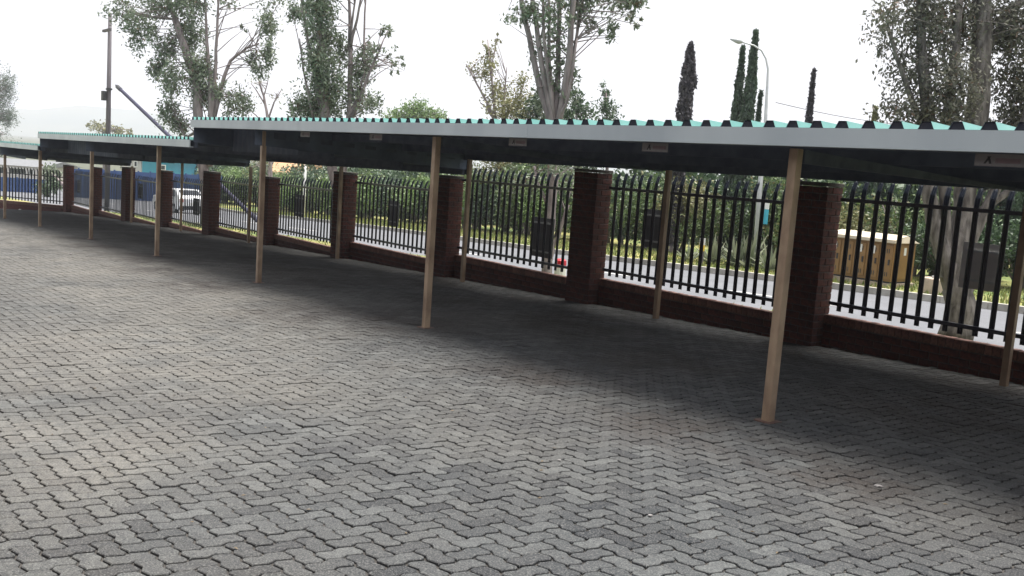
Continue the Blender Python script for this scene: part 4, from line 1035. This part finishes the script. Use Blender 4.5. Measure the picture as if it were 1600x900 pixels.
def building(label, px0, px1, pyb, pyt, D, mat, roofmat, wins, name='building', depth=8, roofh=.6):
    a = atD(px0, pyb, D); b = atD(px1, pyb + (px1 - px0) * .07, D); v = b - a; ang_ = math.atan2(v.y, v.x); Wd = math.hypot(v.x, v.y); k = D / FPX
    hB = (pyb - pyt) * k; z = g(a.x) - .1 ; root = thing(name, label, 'building', (a.x, a.y, z), ang_)
    zt = a.z + hB - z
    m = MB(); m.box(0, Wd, 0, depth, -.5, zt); m.build('wall', mat, root)
    m = MB(); m.poly([(-.3, -.3, zt), (Wd + .3, -.3, zt), (Wd + .3, depth / 2, zt + roofh), (-.3, depth / 2, zt + roofh)]); m.poly([(Wd + .3, depth + .3, zt), (-.3, depth + .3, zt), (-.3, depth / 2, zt + roofh), (Wd + .3, depth / 2, zt + roofh)])
    m.poly([(-.3, -.3, zt), (-.3, depth / 2, zt + roofh), (-.3, depth + .3, zt)]); m.poly([(Wd + .3, -.3, zt), (Wd + .3, depth + .3, zt), (Wd + .3, depth / 2, zt + roofh)]); m.build('roof', roofmat, root)
    for (u0, u1, v0, v1) in wins:
        m = MB(); m.box(Wd * u0, Wd * u1, -.05, .02, zt * v0, zt * v1); wf = m.build('window', 'white_paint', root)
        m = MB(); m.box(Wd * u0 + .08, Wd * u1 - .08, -.062, -.052, zt * v0 + .08, zt * v1 - .08); m.build('pane', 'dark_glass', wf)
    return root
building('pale building with white window bays above the blue wall at the far left', -30, 66, 292, 255, 100, 'cream_wall', 'board_grey', [(.3, .42, .6, .9), (.46, .74, .55, .9), (.78, .86, .6, .9)])
building('bright teal building showing above the fence left of the fourth post', 221, 262, 318, 247, 92, 'teal_wall', 'teal_wall', [(.7, .9, .7, .85)], roofh=.3)
building('pale narrow building beside the teal one', 190, 219, 316, 246, 96, 'cream_wall', 'board_grey', [(.3, .5, .75, .92), (.62, .82, .75, .92)], roofh=.3)
building('house with an orange tan roof behind the bushes', 425, 470, 300, 272, 80, 'cream_wall', 'tan_roof', [(.3, .5, .5, .8)], roofh=2.4)
simple_tree('far_tree', 'dark round tree on the lawn before the blue wall', 74, 17.5, [(70, 296, 16, 10, 700), (84, 288, 12, 12, 500)], .1, 'leaf_dark', spread=.25)
simple_tree('far_tree', 'rough grey bush at the right end of the lawn', 112, 21, [(80, 270, 14, 12, 600), (84, 284, 14, 10, 500)], .14, 'leaf_gum', spread=.25)

# ------------------------------------------------------------------ small debris on the paving
def bits():
    n = 620
    m = MB()
    for i in range(n):
        x = random.uniform(-18, -1.0); y = random.uniform(1, 9.2) if random.random() < .45 else random.uniform(9.0, 9.8); z = g(x) + .003; s_ = random.uniform(.006, .018); a = random.uniform(0, 6.28)
        c, s = math.cos(a) * s_, math.sin(a) * s_
        m.poly([(x - c, y - s, z), (x + s * .4, y - c * .4, z + .003), (x + c, y + s, z + .002), (x - s * .4, y + c * .4, z + .005)])
    tag(m.build('fallen_leaves', 'debris'), kind='stuff')
bits()
for (px, py, s_, lb) in ((1028, 625, .012, 'tiny pale pebble in the shade of the roof'), (874, 720, .012, 'tiny white scrap on the paving at lower centre'), (1016, 806, .013, 'small white scrap near the bottom centre'), (1372, 760, .02, 'pale flat scrap lying on the lit paving at lower right'), (110, 397, .03, 'white scrap on the far paving at left')):
    v = ray(px, py); t = 1.0
    while H + v[2] * t > g(v[0] * t) + .004 and t < 60: t += .005
    bm = bmesh.new(); bmesh.ops.create_icosphere(bm, subdivisions=1, radius=s_)
    for q in bm.verts: q.co.x *= random.uniform(.8, 1.6); q.co.z *= .35
    me = bpy.data.meshes.new('scrap'); bm.to_mesh(me); bm.free(); me.materials.append(M['sticker'])
    o = link('scrap', me); o.location = (v[0] * t, v[1] * t, g(v[0] * t) + .008); o.rotation_euler[2] = random.uniform(0, 3); tag(o, lb, 'litter')

# ------------------------------------------------------------------ added brick building behind the camera, unseen, only blocks light from that side
root = thing('light_blocking_building', 'added brick building behind the camera, unseen, blocking light from that side', 'building', (-27, -4.5, g(-27) - .3))
m = MB(); m.box(0, 48, -12, 0, -1, 7.6); m.build('wall', 'brick', root)
m = MB(); m.poly([(-.6, .6, 7.6), (48.6, .6, 7.6), (48.6, -6, 9.2), (-.6, -6, 9.2)]); m.poly([(-.6, -12.6, 7.6), (-.6, -6, 9.2), (48.6, -6, 9.2), (48.6, -12.6, 7.6)]); m.build('roof', 'roof_teal', root)
for fl in (1.2, 4.7):
    for i in range(11):
        m = MB(); m.box(2 + i * 4.2, 3.8 + i * 4.2, .004, .05, fl, fl + 1.6); wf = m.build('window', 'white_paint', root)
        m = MB(); m.box(2.08 + i * 4.2, 3.72 + i * 4.2, .052, .06, fl + .08, fl + 1.52); m.build('pane', 'dark_glass', wf)
# ------------------------------------------------------------------ far hills and the haze in front of them
def hills():
    m = MB(); n = 70
    for i in range(n + 1):
        a = math.radians(130 + 75 * i / n); r = 2300; x, y = r * math.cos(a), r * math.sin(a)
        hh = 44 + 20 * math.sin(i * .23) + 9 * math.sin(i * .61 + 1) + 3 * math.sin(i * 1.7)
        for rr, z in ((.86, -25), (.94, hh * .45 - 4), (1, hh), (1.1, -25)): m.v.append((x * rr, y * rr, z))
    for i in range(n):
        for q in range(3): m.f.append((i * 4 + q, i * 4 + 4 + q, i * 4 + 5 + q, i * 4 + 1 + q)); m.m.append(0)
    tag(m.build('hills', 'hill_green', smooth=True), kind='structure')
simple('hill_green', (.06, .08, .05), (.09, .10, .06), .95, .01)
hills()
hz = bpy.data.materials.new('haze'); hz.use_nodes = True; t = hz.node_tree; t.nodes.clear()
vo = t.nodes.new('ShaderNodeVolumePrincipled'); vo.inputs['Color'].default_value = (.88, .92, 1, 1); vo.inputs['Density'].default_value = .0005; vo.inputs['Anisotropy'].default_value = .2
oo = t.nodes.new('ShaderNodeOutputMaterial'); t.links.new(vo.outputs[0], oo.inputs['Volume']); M['haze'] = hz
m = MB(); m.box(-2700, 2700, -2700, 2700, -30, 88); tag(m.build('haze', 'haze'), kind='stuff')
print('objects', len(bpy.data.objects), 'tris', sum(len(o.data.loops) - 2 * len(o.data.polygons) for o in bpy.data.objects if o.type == 'MESH'))
